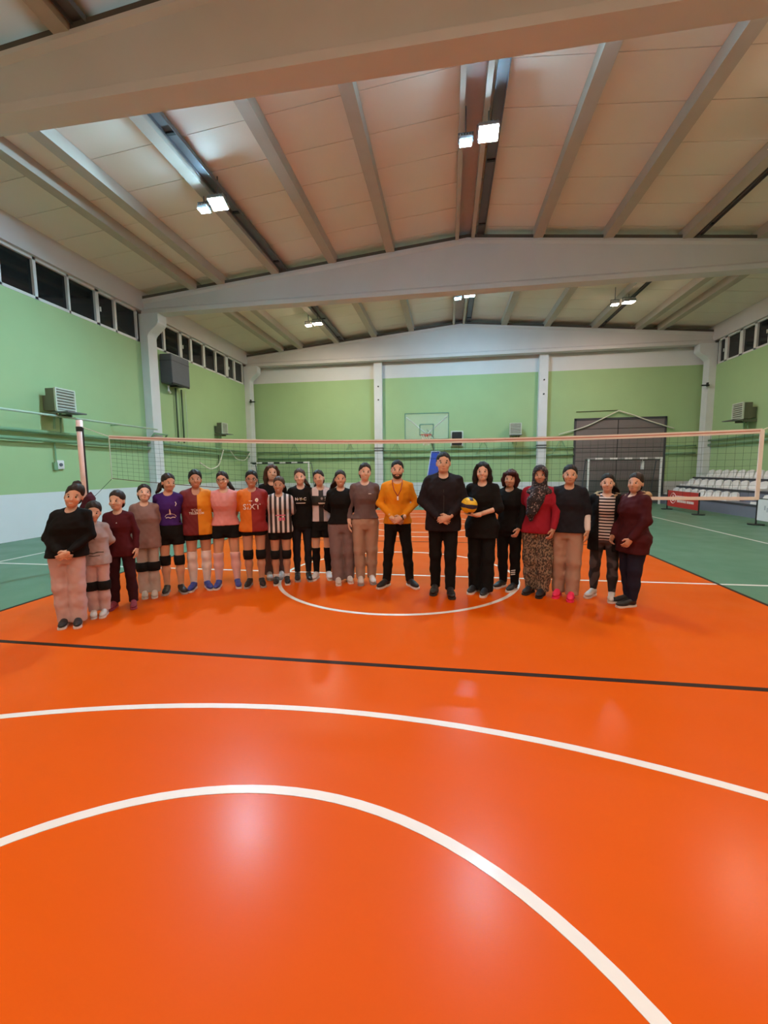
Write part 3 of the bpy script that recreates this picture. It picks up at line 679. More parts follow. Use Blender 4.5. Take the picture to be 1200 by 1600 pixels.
# ================================================================== PEOPLE
# A person is described by distance fields (tapered limbs, elliptical trunk, head) that are turned
# into closed meshes; clothes, hair and shoes are separate child meshes around the one-piece body.
def V3(*a): return np.array(a, dtype=np.float64)
def smin(a, b, k):
    if k <= 0: return np.minimum(a, b)
    h = np.clip(0.5 + 0.5*(b-a)/k, 0, 1)
    return b*(1-h) + a*h - k*h*(1-h)
class Field:
    def __init__(s): s.p = []; s.cuts = []; s.lo = V3(9, 9, 9); s.hi = V3(-9, -9, -9); s.noise = None
    def _bb(s, lo, hi): s.lo = np.minimum(s.lo, lo); s.hi = np.maximum(s.hi, hi)
    def cone(s, a, b, ra, rb, k=0.02):
        a = np.array(a, float); b = np.array(b, float); m = max(ra, rb)
        lo, hi = np.minimum(a, b)-m, np.maximum(a, b)+m
        s._bb(lo, hi)
        ba = b-a; L2 = max(ba@ba, 1e-9)
        def f(X, Y, Z):
            px, py, pz = X-a[0], Y-a[1], Z-a[2]
            t = np.clip((px*ba[0]+py*ba[1]+pz*ba[2])/L2, 0, 1)
            return np.sqrt((px-t*ba[0])**2+(py-t*ba[1])**2+(pz-t*ba[2])**2) - (ra+(rb-ra)*t)
        s.p.append((lo, hi, f, k)); return s
    def chain(s, pts, rs, k=0.02):
        for i in range(len(pts)-1): s.cone(pts[i], pts[i+1], rs[i], rs[i+1], k)
        return s
    def ell(s, c, r, k=0.02, rot=None, sub=False):
        c = np.array(c, float); r = np.array(r, float); m = r.max() if rot is not None else r
        lo, hi = c-m, c+m
        if not sub: s._bb(lo, hi)
        def f(X, Y, Z):
            px, py, pz = X-c[0], Y-c[1], Z-c[2]
            if rot is not None:
                q = [rot[0, i]*px+rot[1, i]*py+rot[2, i]*pz for i in range(3)]
            else: q = [px, py, pz]
            k0 = np.sqrt((q[0]/r[0])**2+(q[1]/r[1])**2+(q[2]/r[2])**2)
            k1 = np.sqrt((q[0]/r[0]**2)**2+(q[1]/r[1]**2)**2+(q[2]/r[2]**2)**2)
            return k0*(k0-1)/np.maximum(k1, 1e-6)
        if sub: s.cuts.append(lambda X, Y, Z: -f(X, Y, Z))
        else: s.p.append((lo, hi, f, k))
        return s
    def trunk(s, sec, off=0.0, z0=None, z1=None, k=0.02):
        """sec rows: z, rx, ry, cy"""
        sec = np.array(sec, float)
        z0 = sec[0, 0] if z0 is None else z0; z1 = sec[-1, 0] if z1 is None else z1
        rx = sec[:, 1].max()+off; ry = (sec[:, 2]+abs(sec[:, 3])).max()+off
        lo, hi = V3(-rx, -ry, z0), V3(rx, ry, z1); s._bb(lo, hi)
        def f(X, Y, Z):
            z = Z.ravel()
            a = np.interp(z, sec[:, 0], sec[:, 1]).reshape(Z.shape)+off
            b = np.interp(z, sec[:, 0], sec[:, 2]).reshape(Z.shape)+off
            c = np.interp(z, sec[:, 0], sec[:, 3]).reshape(Z.shape)
            q = np.sqrt((X/a)**2+((Y-c)/b)**2)
            d = (q-1)*np.minimum(a, b)
            return np.maximum(d, np.maximum(z0-Z, Z-z1))
        s.p.append((lo, hi, f, k)); return s
    def cut(s, f): s.cuts.append(f); return s
    def mesh(s, h, box=None):
        lo, hi = (s.lo.copy(), s.hi.copy()) if box is None else (np.array(box[0], float), np.array(box[1], float))
        lo -= 2.5*h; hi += 2.5*h
        n = np.maximum(np.ceil((hi-lo)/h).astype(int)+1, 4)
        ax = [lo[i]+h*np.arange(n[i]) for i in range(3)]
        F = np.full(n, 0.3)
        for plo, phi, f, k in s.p:
            pad = k+4*h
            i0 = np.clip(np.floor((plo-pad-lo)/h).astype(int), 0, n); i1 = np.clip(np.ceil((phi+pad-lo)/h).astype(int)+1, 0, n)
            if (i1 <= i0).any(): continue
            sl = tuple(slice(i0[i], i1[i]) for i in range(3))
            X, Y, Z = ax[0][sl[0]][:, None, None], ax[1][sl[1]][None, :, None], ax[2][sl[2]][None, None, :]
            F[sl] = smin(F[sl], f(X, Y, Z), k)
        X, Y, Z = ax[0][:, None, None], ax[1][None, :, None], ax[2][None, None, :]
        if s.noise is not None: F = F + s.noise(X, Y, Z)
        for c in s.cuts: F = np.maximum(F, c(X, Y, Z))
        F[0] = F[-1] = 0.05; F[:, 0] = F[:, -1] = 0.05; F[:, :, 0] = F[:, :, -1] = 0.05
        return surfnet(F, lo, h)
def surfnet(F, lo, h):
    S_ = F < 0
    c = [S_[i:F.shape[0]-1+i, j:F.shape[1]-1+j, k:F.shape[2]-1+k] for i in (0, 1) for j in (0, 1) for k in (0, 1)]
    cnt = sum(x.astype(np.int8) for x in c)
    act = np.argwhere((cnt > 0) & (cnt < 8))
    if len(act) == 0: return np.zeros((0, 3)), np.zeros((0, 4), int)
    idx = np.full(np.array(F.shape)-1, -1, np.int64); idx[tuple(act.T)] = np.arange(len(act))
    co = np.array([(i, j, k) for i in (0, 1) for j in (0, 1) for k in (0, 1)])
    vals = np.stack([F[tuple((act+o).T)] for o in co], 1)
    acc = np.zeros((len(act), 3)); num = np.zeros(len(act))
    for a in range(8):
        for b in range(a+1, 8):
            if np.abs(co[a]-co[b]).sum() != 1: continue
            va, vb = vals[:, a], vals[:, b]; m = (va < 0) != (vb < 0)
            t = va[m]/(va[m]-vb[m])
            acc[m] += co[a]+(co[b]-co[a])*t[:, None]; num[m] += 1
    v = lo + h*(act + acc/num[:, None])
    faces = []
    for ax in range(3):
        u, w_ = (ax+1) % 3, (ax+2) % 3
        sa = [slice(None)]*3; sb = [slice(None)]*3; sa[ax] = slice(0, -1); sb[ax] = slice(1, None)
        A, B = S_[tuple(sa)], S_[tuple(sb)]
        e = np.argwhere(A != B); e = e[(e[:, u] > 0) & (e[:, w_] > 0) & (e[:, u] < F.shape[u]-1) & (e[:, w_] < F.shape[w_]-1)]
        du = np.zeros(3, int); du[u] = 1; dw = np.zeros(3, int); dw[w_] = 1
        q = np.stack([idx[tuple(x.T)] for x in (e-du-dw, e-dw, e, e-du)], 1)
        fl = ~A[tuple(e.T)]
        q[fl] = q[fl][:, ::-1]
        faces.append(q)
    f = np.concatenate(faces); f = f[(f >= 0).all(1)]
    return v, f
def cat(ms):
    vs, fs, n = [], [], 0
    for v, f in ms:
        vs.append(v); fs.append(f+n); n += len(v)
    return np.concatenate(vs), np.concatenate(fs)
def npmesh(name, v, f):
    me = bpy.data.meshes.new(name)
    me.vertices.add(len(v)); me.vertices.foreach_set('co', v.astype(np.float32).ravel())
    me.loops.add(f.size); me.loops.foreach_set('vertex_index', f.astype(np.int32).ravel())
    me.polygons.add(len(f)); me.polygons.foreach_set('loop_start', np.arange(0, f.size, f.shape[1], dtype=np.int32))
    me.polygons.foreach_set('use_smooth', np.ones(len(f), bool))
    me.update(calc_edges=True)
    return me
FOLDS = lambda seed, amp: (lambda X, Y, Z: amp*(np.sin(19*X+9*Y+24*Z+seed)*.7+np.abs(np.sin(-24*X+33*Z+17*Y+seed*1.7))-.6+0.8*np.abs(np.sin(30*Z+38*X-27*Y+seed*2.3))-.5+.5*np.sin(70*X-18*Z+40*Y+seed)))

SKINS = {'a': (0.60, 0.33, 0.22), 'b': (0.66, 0.39, 0.28), 'c': (0.50, 0.25, 0.165), 'd': (0.70, 0.43, 0.33)}
def skin(k): return mat('skin_'+k, SKINS[k], 0.55, noise=0.05, scale=14)
HAIRC = {'black': (0.012, 0.009, 0.008), 'dark': (0.025, 0.014, 0.010), 'brown': (0.06, 0.030, 0.018), 'light': (0.14, 0.075, 0.04), 'red': (0.045, 0.012, 0.012)}
def hairm(k): return mat('hair_'+k, HAIRC[k], 0.6, noise=0.3, scale=40, bump=0.3, bscale=90, spec=0.25)
def cloth(nm, c, **k): return mat('cloth_'+nm, c, 0.85, noise=0.05, scale=7, bump=0.06, bscale=260, spec=0.18, **k)
EYEW, EYED = mat('eye_white', (0.75, 0.72, 0.70), 0.3), mat('eye_dark', (0.02, 0.012, 0.01), 0.2)
LIPM = mat('lip', (0.42, 0.12, 0.11), 0.5); TEETH = mat('teeth', (0.80, 0.76, 0.70), 0.3)

FEM = [(.79, .125, .095, .005), (.86, .158, .112, .008), (.92, .166, .115, .01), (1.00, .142, .10, .0), (1.07, .128, .092, 0), (1.14, .130, .095, 0), (1.22, .143, .116, -.012), (1.29, .148, .112, -.008), (1.36, .142, .092, .0), (1.405, .115, .075, .008), (1.44, .066, .062, .012), (1.475, .05, .052, .008)]
MAL = [(.79, .13, .10, .005), (.86, .155, .112, .006), (.92, .160, .115, .005), (1.00, .152, .108, -.005), (1.07, .150, .108, -.006), (1.14, .155, .112, -.004), (1.22, .168, .120, -.008), (1.29, .178, .118, -.004), (1.36, .176, .100, .002), (1.405, .14, .082, .008), (1.44, .076, .068, .012), (1.475, .058, .058, .008)]
ARM = {'down': ((.212, .03, 1.13), (.225, -.035, .89)), 'clasp': ((.232, .0, 1.14), (.058, -.19, .955)), 'around': ((.225, .085, 1.16), (.27, .20, 1.06)),
       'back': ((.212, .09, 1.15), (.10, .185, 1.02)), 'front': ((.212, -.01, 1.13), (.165, -.15, .90))}

def rotm(rz, rx=0.0, ry=0.0):
    return np.array(Matrix.Rotation(rz, 3, 'Z') @ Matrix.Rotation(ry, 3, 'Y') @ Matrix.Rotation(rx, 3, 'X'))

def hand(F, w, d, n, side, curl=0.5, k=0.008):
    """palm, four unequal bent fingers and a thumb; w wrist, d direction, n palm normal, side lateral sign of thumb"""
    d = d/np.linalg.norm(d); n = n - d*(n@d); n = n/np.linalg.norm(n); u = np.cross(d, n)*side
    rot = np.stack([d, u, n], 1)
    F.ell(w+d*.048, (.052, .038, .017), k, rot)
    F.cone(w-d*.03, w+d*.02, .027, .024, .015)
    for i, (o, L) in enumerate(((.029, .068), (.0095, .078), (-.0105, .073), (-.029, .056))):
        b = w+d*.082+u*o
        c1 = curl*0.7; c2 = curl*1.6
        m1 = b+(d*math.cos(c1)+n*math.sin(c1)+u*o*1.5)*L*.5
        m2 = m1+(d*math.cos(c2)+n*math.sin(c2))*L*.5
        F.chain([b, m1, m2], [.0095, .0088, .0075], .003)
    t0 = w+d*.025+u*.028; t1 = t0+(d*.6+u*.65+n*.35)*.036; t2 = t1+(d*.85+u*.15+n*.4)*.032
    F.chain([t0, t1, t2], [.014, .0115, .009], .006)

FOOT_OUT = [(0.0, .062), (.022, .056), (.034, .03), (.036, -.02), (.034, -.07), (.042, -.12), (.042, -.155), (.028, -.185), (.0, -.195), (-.026, -.187), (-.040, -.155), (-.040, -.12), (-.032, -.07), (-.033, -.02), (-.032, .03), (-.022, .056)]

PEOPLE = []
def person(P):
    H = P['H']; s = H/1.70; g = P.get('g', 1.0); hs = P.get('hs', 1.0)*1.07; sex = P.get('sex', 'f')
    sec = np.array(FEM if sex == 'f' else MAL, float).copy(); sec[:, 1] *= g; sec[:, 2] *= g
    sec[-2:, 1:3] /= g
    sw = P.get('sw', 1.0)*(.97 if sex == 'f' else 1.06)*(1+(g-1)*0.6)
    e = empty('person', P['label'], 'person', (P['x'], P['y'], 0.0036), R(P['turn']), P.get('group'))
    seed = P['x']*7.3
    lx, ly = P.get('lean', (0.0, 0.0))
    def out(v):
        v = v.copy(); t = np.clip(v[:, 2]-.88, 0, None)
        v[:, 0] += lx*t; v[:, 1] += ly*t
        return v*s
    def put(name, vf, m, parent=None, h=None):
        v, f = vf
        return link(name, npmesh(name, out(v), f), m, parent or e)
    # ---------------- skeleton
    fx = P.get('feet', ((-.095, 0.0, 8), (.095, 0.0, -8)))   # x, y, toe-out degrees for each foot
    hips, knees, ankles = [], [], []
    for i, sx in enumerate((-1, 1)):
        hips.append(V3(sx*.085*g, .005, .875)); ankles.append(V3(fx[i][0], fx[i][1]+.01, .085))
        kb = P.get('knee', (0.0, 0.0))[i]
        knees.append((hips[i]*.48+ankles[i]*.52)*V3(1, 1, 0)+V3(sx*.004, -.015-kb, .475))
    shs, elb, wri = [], [], []
    arms = P.get('arms', ('down', 'down'))
    for i, sx in enumerate((-1, 1)):
        a = arms[i]; E_, W_ = ARM[a] if isinstance(a, str) else a
        shs.append(V3(sx*.150*sw, .008, 1.372))
        mx = sx if isinstance(a, str) else 1
        ex = (sw-1)*.16 if isinstance(a, str) else 0
        elb.append(V3(mx*(E_[0]+ex), E_[1], E_[2])); wri.append(V3(mx*(W_[0]+(ex if a in ('down', 'around') else 0)), W_[1], W_[2]))
    ga = 1+(g-1)*.7
    def legs(F, off=0, r=(.084, .054, .055, .037), only=None, k=0.03):
        for i in range(2):
            if only is not None and i != only: continue
            kn, an = knees[i], ankles[i]; cf = kn*.62+an*.38+V3(0, .012, 0)
            F.chain([hips[i]-V3(0, 0, .02), kn, cf, an], [r[0]*ga+off, r[1]*ga+off, r[2]*ga+off, r[3]+off], k)
    def armf(F, off=0, upto=2.0, r=(.043, .034, .025), cuff=None, k=0.025):
        for i in range(2):
            sh, el, wr = shs[i], elb[i], wri[i]
            F.cone(V3(.04*np.sign(sh[0]), .012, 1.418), sh+V3(0, 0, .0), .042+off*.75, .041*ga+off*.8, k)
            if upto <= 1.0:
                F.cone(sh, sh+(el-sh)*upto, r[0]*ga+off, (r[0]+(r[1]-r[0])*upto)*ga+off*1.25, k)
            else:
                t = upto-1
                F.cone(sh, el, r[0]*ga+off, r[1]*ga+off, k)
                F.cone(el, el+(wr-el)*t, r[1]*ga+off, (r[1]+(r[2]-r[1])*t)*ga+off*(1 if cuff is None else cuff), k)
    # ---------------- head frame
    piv = V3(0, -.004, 1.472); hy, hp, hr = P.get('head', (0, 0, 0))
    RH = rotm(R(hy), R(hp), R(hr))
    def hp3(q): return piv + RH @ (np.array(q, float)*hs)
    def head_f(F, k=.02):
        F.ell(hp3((0, .014, .137)), np.array((.0745, .092, .088))*hs, k, RH)
        F.ell(hp3((0, -.018, .088)), np.array((.0635, .072, .083))*hs, k, RH)
        F.ell(hp3((0, -.040, .032)), np.array((.038 if sex == 'f' else .045, .042, .030))*hs, k*1.6, RH)
        for sx in (-1, 1):
            F.ell(hp3((sx*.036, -.062, .078)), np.array((.024, .022, .022))*hs, .015, RH)
            F.ell(hp3((sx*.075, .014, .098)), np.array((.008, .018, .028))*hs, .005, RH)
        F.cone(hp3((0, -.086, .116)), hp3((0, -.103, .083)), .0070*hs, .0105*hs, .014)
        F.cone(V3(0, .018, 1.40), hp3((0, .016, .06)), .050 if sex == 'f' else .060, .047 if sex == 'f' else .056, .02)
    # ---------------- body: one continuous skin surface
    def full():
        F = Field(); F.trunk(sec, k=.03); legs(F); armf(F)
        for i in range(2):
            F.cone(ankles[i], ankles[i]+V3(math.sin(R(fx[i][2]))*.10, -.10, -.045), .034, .03, .02)
        head_f(F)
        return F
    hd = P.get('hands', (None, None)); boxes = []
    hands_dir = []
    FB = full(); hf = []
    for i in range(2):
        a = arms[i]; d = wri[i]-elb[i]; d = d/np.linalg.norm(d); sx = (-1, 1)[i]
        if hd[i] is not None: d, n_, sd, cu = V3(*hd[i][0]), V3(*hd[i][1]), hd[i][2], hd[i][3]
        elif a == 'clasp': d, n_, sd, cu = V3(-sx*.85, -.12, -.32), V3(0, 1, -.1), sx, .65; wri[i] = wri[i]+(V3(0, -.022, .012) if i else V3(0, .012, -.006))
        elif a == 'down': d, n_, sd, cu = d*.7+V3(0, -.1, -.6), V3(-sx, .2, 0), sx, .45
        else: n_, sd, cu = V3(-sx, .3, 0), sx, .75
        # thumb points forward / up
        hf.append((d/np.linalg.norm(d), n_, sd, cu))
        HF = Field(); HF.cone(elb[i]*.35+wri[i]*.65, wri[i], (.037*.35+.026*.65)*ga, .026*ga, .02)
        dd = d/np.linalg.norm(d); nn = n_-dd*(n_@dd); uu = np.cross(dd, nn)
        pref = V3(0, -1, .3) if a != 'clasp' else V3(0, -.3, 1)
        if hd[i] is not None and len(hd[i]) > 4: pref = V3(*hd[i][4])
        sgn = 1.0 if uu@pref > 0 else -1.0
        hand(HF, wri[i], dd, n_, sgn, cu)
        boxes.append(HF)
    ms = [FB.mesh(.014)]
    FH = Field(); FH.trunk(sec, k=.03, z0=1.33); head_f(FH)
    ms.append(FH.mesh(.0062, (piv-V3(.12, .14, .05)*hs, piv+V3(.12, .14, .25)*hs)))
    for i in range(2):
        if arms[i] in ('around', 'back') : boxes[i].mesh
        ms.append(boxes[i].mesh(.0048 if arms[i] not in ('around', 'back') else .007))
    put('body', cat(ms), skin(P.get('skin', 'a')))
    # ---------------- face
    hv, hfaces = ms[1]
    bvh = BVHTree.FromPolygons([tuple(x) for x in hv], [tuple(int(i) for i in x) for x in hfaces])
    fwd = RH @ V3(0, 1, 0)
    def onface(x, z, back=0.0):
        o_ = hp3((x, -.25, z)); hit = bvh.ray_cast(Vector(o_), Vector(fwd))
        if hit[0] is None: return hp3((x, -.085, z))
        return np.array(hit[0]) + fwd*back
    def face_ell(name, x, z, r, m, back, parent=None, roll=0.0):
        c = onface(x, z, back); bm = bmesh.new(); bmesh.ops.create_uvsphere(bm, u_segments=10, v_segments=7, radius=1.0)
        rr = np.array(Matrix.Rotation(roll, 3, 'Y'))
        v = np.array([(RH @ (rr @ (np.array(q.co)*np.array(r)*hs)))+c for q in bm.verts])
        bm.verts.index_update(); f = [tuple(q.index for q in fa.verts) for fa in bm.faces]; bm.free()
        me = bpy.data.meshes.new(name); me.from_pydata([tuple(q) for q in out(v)], [], f); me.polygons.foreach_set('use_smooth', [True]*len(f))
        return link(name, me, m, parent or e)
    for sx in (-1, 1):
        ey = face_ell('eye', sx*.030, .112, (.0150, .006, .0078), EYEW, .002)
        face_ell('iris', sx*.030, .112, (.0074, .0030, .0072), EYED, -.0035, ey)
        face_ell('upper_lid', sx*.030, .1195, (.0155, .0045, .0024), EYED, .0005, ey)
        face_ell('eyebrow', sx*.031, .134, (.019, .005, .0034 if sex == 'f' else .0052), hairm(P.get('hair', 'dark')), .002, roll=-sx*.14)
    cv = .0085 if P.get('smile') else .003
    mbl = MB(); lp = []
    for x in np.linspace(-1, 1, 9): lp.append(onface(x*(.026 if P.get('smile') else .022), .0465+cv*x*x, .0015))
    mbl.tube([tuple(q) for q in out(np.array(lp))], [max(.0012, (.0056 if not P.get('smile') else .0062)*hs*s*(1-.75*abs(x))) for x in np.linspace(-1, 1, 9)], 7)
    lip = mbl.build('lips', LIPM, e, smooth=True)
    if P.get('smile'):
        mbl = MB(); lp = []
        for x in np.linspace(-1, 1, 7): lp.append(onface(x*.018, .0475+cv*.5*x*x, -.0035))
        mbl.tube([tuple(q) for q in out(np.array(lp))], [max(.001, .0032*hs*s*(1-.6*abs(x))) for x in np.linspace(-1, 1, 7)], 6)
        mbl.build('teeth', TEETH, lip, smooth=True)
    if P.get('glasses'):
        mb = MB()
        GL = mat('dark_glasses_frame', (0.02, 0.02, 0.025), 0.3)
        for sx in (-1, 1):
            c = onface(sx*.031, .110, -.008)
            rg = [c + RH @ (V3(.024*math.cos(a), 0, .018*math.sin(a))*hs) for a in np.linspace(0, 2*math.pi, 14)[:-1]]
            mb.tube([tuple(q) for q in out(np.array(rg))], .0028*s, 5, closed=True)
            pts = np.array([c + RH @ (V3(sx*.024, 0, .006)*hs), hp3((sx*.078, -.02, .116)), hp3((sx*.08, .03, .112))])
            mb.tube([tuple(q) for q in out(pts)], .0022*s, 5)
        pts = np.array([onface(-.007, .113, -.009), onface(.007, .113, -.009)]); mb.tube([tuple(q) for q in out(pts)], .0022*s, 5)
        mb.build('glasses', GL, e)
    # ---------------- hair
    st = P.get('style', 'back'); HR = Field(); hm = hairm(P.get('hair', 'dark'))
    def hcut(f):   # cut in head frame
        def c(X, Y, Z):
            px, py, pz = X-piv[0], Y-piv[1], Z-piv[2]
            q = [(RH[0, i]*px+RH[1, i]*py+RH[2, i]*pz)/hs for i in range(3)]
            return f(*q)*hs
        return c
    def hell(c, r, k=.02): HR.ell(hp3(c), np.array(r)*hs, k, RH)
    if st == 'scarf':
        F = Field()
        F.ell(hp3((0, .012, .125)), np.array((.092, .112, .115))*hs, .03, RH)
        F.ell(hp3((0, -.005, .03)), np.array((.085, .092, .09))*hs, .04, RH)
        F.cone(hp3((0, .0, -.02)), V3(0, 0, 1.36), .085, .13, .05)
        F.ell(V3(0, -.02, 1.37), (.17, .12, .075), .05)
        F.cut(hcut(lambda x, y, z: -(np.sqrt((x/.062)**2+((z-.098)/.082)**2+(np.minimum(y+.03, 0)*0)**2)-1)*.06 + np.where(y < -.02, 0, .2)*-1 if False else np.where(y < -.015, .06*(1-np.sqrt((x/.060)**2+((z-.095)/.078)**2)), -.2)))
        F.noise = FOLDS(seed, .0022)
        put('headscarf', F.mesh(.0075), P['scarfm'])
        F = Field()
        F.chain([V3(-.01, -.11, 1.40), V3(-.07, -.150, 1.27), V3(-.085, -.155, 1.10), V3(-.08, -.145, 1.02)], [.055, .06, .055, .03], .03)
        F.chain([V3(.05, -.10, 1.39), V3(.02, -.145, 1.26), V3(-.03, -.16, 1.12)], [.05, .045, .03], .03)
        F.noise = FOLDS(seed+2, .004)
        put('scarf_end', F.mesh(.0085), P['scarfm'])
    else:
        vol = P.get('vol', 1.0); t = .0085*vol
        if st == 'short': t = .0055
        hell((0, .016+t*.9, .139+t*.9), (.0745+t*.8, .092+t, .088+t*.7))
        hell((0, .034, .085), (.066+t*.7, .066+t, .082))
        if st == 'short':
            HR.cut(hcut(lambda x, y, z: -((z-.198+3.0*x*x)+2.2*(y+.074))*.42)); HR.cut(hcut(lambda x, y, z: (.072-z)+0*y))
        elif st == 'bob':
            for sx in (-1, 1):
                HR.chain([hp3((sx*.070, -.02, .165)), hp3((sx*.085, .0, .09)), hp3((sx*.078, .005, .02))], [.032*hs, .036*hs, .026*hs], .02)
            hell((0, .05, .08), (.085, .07, .11))
            hell((.02, -.055, .185), (.06, .045, .035))
            HR.cut(hcut(lambda x, y, z: np.where(y < -.02, .052*(1-np.sqrt((x/.052)**2+((z-.085)/.075)**2)), -.2)))
        elif st == 'long':
            for sx in (-1, 1):
                HR.chain([hp3((sx*.058, -.03, .185)), hp3((sx*.082, -.012, .12)), hp3((sx*.090, .0, .03)), hp3((sx*.088, -.005, -.055))], [.024*hs, .027*hs, .032*hs, .022*hs], .02)
            hell((0, .055, .05), (.088, .055, .13))
            HR.cut(hcut(lambda x, y, z: np.where(y < -.02, .055*(1-np.sqrt((x/.056)**2+((z-.085)/.092)**2)), -.2)))
        else:
            HR.cut(hcut(lambda x, y, z: -((z-.196+3.5*x*x)+1.30*(y+.080))*.6))
            if st == 'bun': hell((-.005, .05, .232), (.040, .038, .034), .01)
            if st == 'lowbun': hell((0, .115, .10), (.035, .03, .035), .01)
            if st in ('pony', 'braid'):
                sd = P.get('tail', 1)
                HR.chain([hp3((0, .10, .13)), hp3((sd*.055, .11, .06)), hp3((sd*.10, .06, -.03)), hp3((sd*.125, .0, -.13)), hp3((sd*.12, -.04, -.24))], [.024*hs, .030*hs, .030*hs, .026*hs, .012*hs], .015)
            if st == 'down':
                sd = P.get('tail', 1)
                HR.chain([hp3((sd*.06, .06, .10)), hp3((sd*.095, .03, .0)), hp3((sd*.11, -.01, -.11)), hp3((sd*.10, -.045, -.21))], [.04*hs, .045*hs, .045*hs, .02*hs], .02)
        HR.noise = hcut(lambda x, y, z: .0016*np.sin(150*x+40*z)+.0012*np.sin(90*y+130*x))
        put('hair', HR.mesh(.0068), hm)
        if P.get('beard'):
            F = Field(); F.ell(hp3((0, -.040, .036)), np.array((.050, .050, .042))*hs, .02, RH)
            F.ell(hp3((0, -.03, .06)), np.array((.065, .055, .05))*hs, .02, RH)
            F.cut(hcut(lambda x, y, z: z-.066+.25*np.maximum(0, -y-.08) - 4*np.maximum(0, np.abs(x)-.045)))
            F.cut(hcut(lambda x, y, z: y-.0+0*x))
            F.cut(hcut(lambda x, y, z: np.where(y < -.05, .014*(1-np.sqrt((x/.024)**2+((z-.045)/.010)**2)), -.2)))
            put('beard', F.mesh(.006), mat('beard', (0.05, 0.03, 0.02), 0.8, noise=0.3, scale=60))
    # ---------------- legwear
    B = P['bottom']; hb = .0115
    def pelvis(F, off, z0, z1): F.trunk(sec, off, z0, z1, .035)
    wz = B.get('waist', 1.02)
    F = Field(); rr = B.get('r', (.094, .066, .066, .05)); zb = B.get('z', .06)
    pelvis(F, B.get('off', .012)*.5, .78, wz)
    if B['kind'] in ('pants', 'leggings', 'wide'):
        for i in range(2):
            kn, an = knees[i], ankles[i].copy(); an[2] = max(.05, zb); cf = kn*.55+an*.45+V3(0, .008, 0)
            F.chain([hips[i]-V3(0, 0, .02), kn, cf, an], [rr[0]*ga, rr[1]*ga, rr[2]*ga, rr[3]], .03)
        if B['kind'] != 'leggings': F.noise = FOLDS(seed, B.get('fold', .0026))
        else: F.noise = FOLDS(seed, .001)
        F.cut(lambda X, Y, Z: zb-Z+0*X)
    else:   # shorts
        for i in range(2): F.cone(hips[i]-V3(0, 0, .02), knees[i], rr[0]*ga, (rr[1]+.02)*ga, .03)
        F.noise = FOLDS(seed, .002)
        F.cut(lambda X, Y, Z: zb-Z+0*X)
    bot = put('trousers' if B['kind'] in ('pants', 'wide') else B['kind'], F.mesh(hb), B['m'])
    if P.get('kneepads'):
        over = P['kneepads'] if not isinstance(P['kneepads'], bool) else 0.0
        for i in range(2):
            F = Field(); legs(F, .013+over, only=i)
            F.cut(lambda X, Y, Z: np.abs(Z-.47)-.072+0*X)
            F.ell(knees[i]+V3(0, -.045-over, 0), (.05, .03, .06), .02)
            put('knee_pad', F.mesh(.010), P.get('padm', cloth('kneepad', (0.010, 0.010, 0.011))))
    if P.get('socks'):
        zt, mm = P['socks']
        for i in range(2):
            F = Field(); legs(F, .0065, only=i); F.cut(lambda X, Y, Z: np.maximum(Z-zt, .06-Z)+0*X)
            put('sock', F.mesh(.010), mm)
    # ---------------- shoes
    SH = P['shoes']
    for i in range(2):
        a = R(fx[i][2]); A0 = V3(fx[i][0], fx[i][1], 0)
        rz = rotm(a)
        def T(q): return A0 + rz @ (np.array(q, float)*V3(1.10, 1.12, 1.0))
        F = Field()
        F.ell(T((0, -.115, .045)), (.045, .090, .034), .03, rz)
        F.ell(T((0, .012, .055)), (.038, .054, .050), .03, rz)
        F.cone(T((0, -.09, .06)), T((0, .005, .085)), .034, .040, .03)
        F.ell(T((0, .01, .125)), (.034, .04, .03), sub=True)
        F.cut(lambda X, Y, Z: .016-Z+0*X)
        v, f = F.mesh(.0075); shoe = put('shoe', (v, f), SH[0])
        mb = MB(); n = len(FOOT_OUT)
        for z in (0.0, .024): mb.v += [tuple(q) for q in out(np.array([T((x, y, z)) for x, y in FOOT_OUT]))]
        mb.f = [tuple(range(n-1, -1, -1)), tuple(range(n, 2*n))] + [(k, (k+1) % n, n+(k+1) % n, n+k) for k in range(n)]; mb.mi = [0]*len(mb.f)
        mb.build('sole', SH[1], shoe)
        if len(SH) > 2:
            mb = MB()
            for k in range(3): mb.tube([tuple(q) for q in out(np.array([T((-.026, -.055-.022*k, .083-.006*k)), T((0, -.058-.022*k, .097-.006*k)), T((.026, -.055-.022*k, .083-.006*k))]))], .0035*s, 5)
            mb.build('laces', SH[2], shoe)
    # ---------------- upper garment(s)
    tops = P['top'] if isinstance(P['top'], list) else [P['top']]
    for ti, T_ in enumerate(tops):
        off = T_.get('off', .018)*.8; hem = T_.get('hem', .86); sl = T_.get('sleeve', 1.9)
        F = Field(); sc = sec.copy()
        fl = T_.get('flare', 0.0)
        if T_.get('boxy'):
            mxr = max(sc[(sc[:, 0] > .85) & (sc[:, 0] < 1.3), 1]); 
            for r_ in sc:
                if r_[0] < 1.25: r_[1] += (mxr*T_['boxy']-r_[1])*.75 if r_[1] < mxr*T_['boxy'] else 0; r_[2] = max(r_[2], .105*g)
        for r_ in sc: 
            if r_[0] < 1.2: r_[1] += fl*(1.2-r_[0]); r_[2] += fl*.6*(1.2-r_[0])
        F.trunk(sc, off, hem, T_.get('neck_z', 1.432), .03)
        armf(F, T_.get('soff', off*1.0)*.8, sl, cuff=T_.get('cuff', .7))
        if hem < .97:
            for i in range(2): F.cone(hips[i]-V3(0, 0, .02), knees[i], rr[0]*ga+.009+off*.35, rr[1]*ga+.014+off*.5, .05)
        F.noise = FOLDS(seed+ti*3+1, T_.get('fold', .0026))
        F.cut(lambda X, Y, Z: hem-Z+0*X - .0)
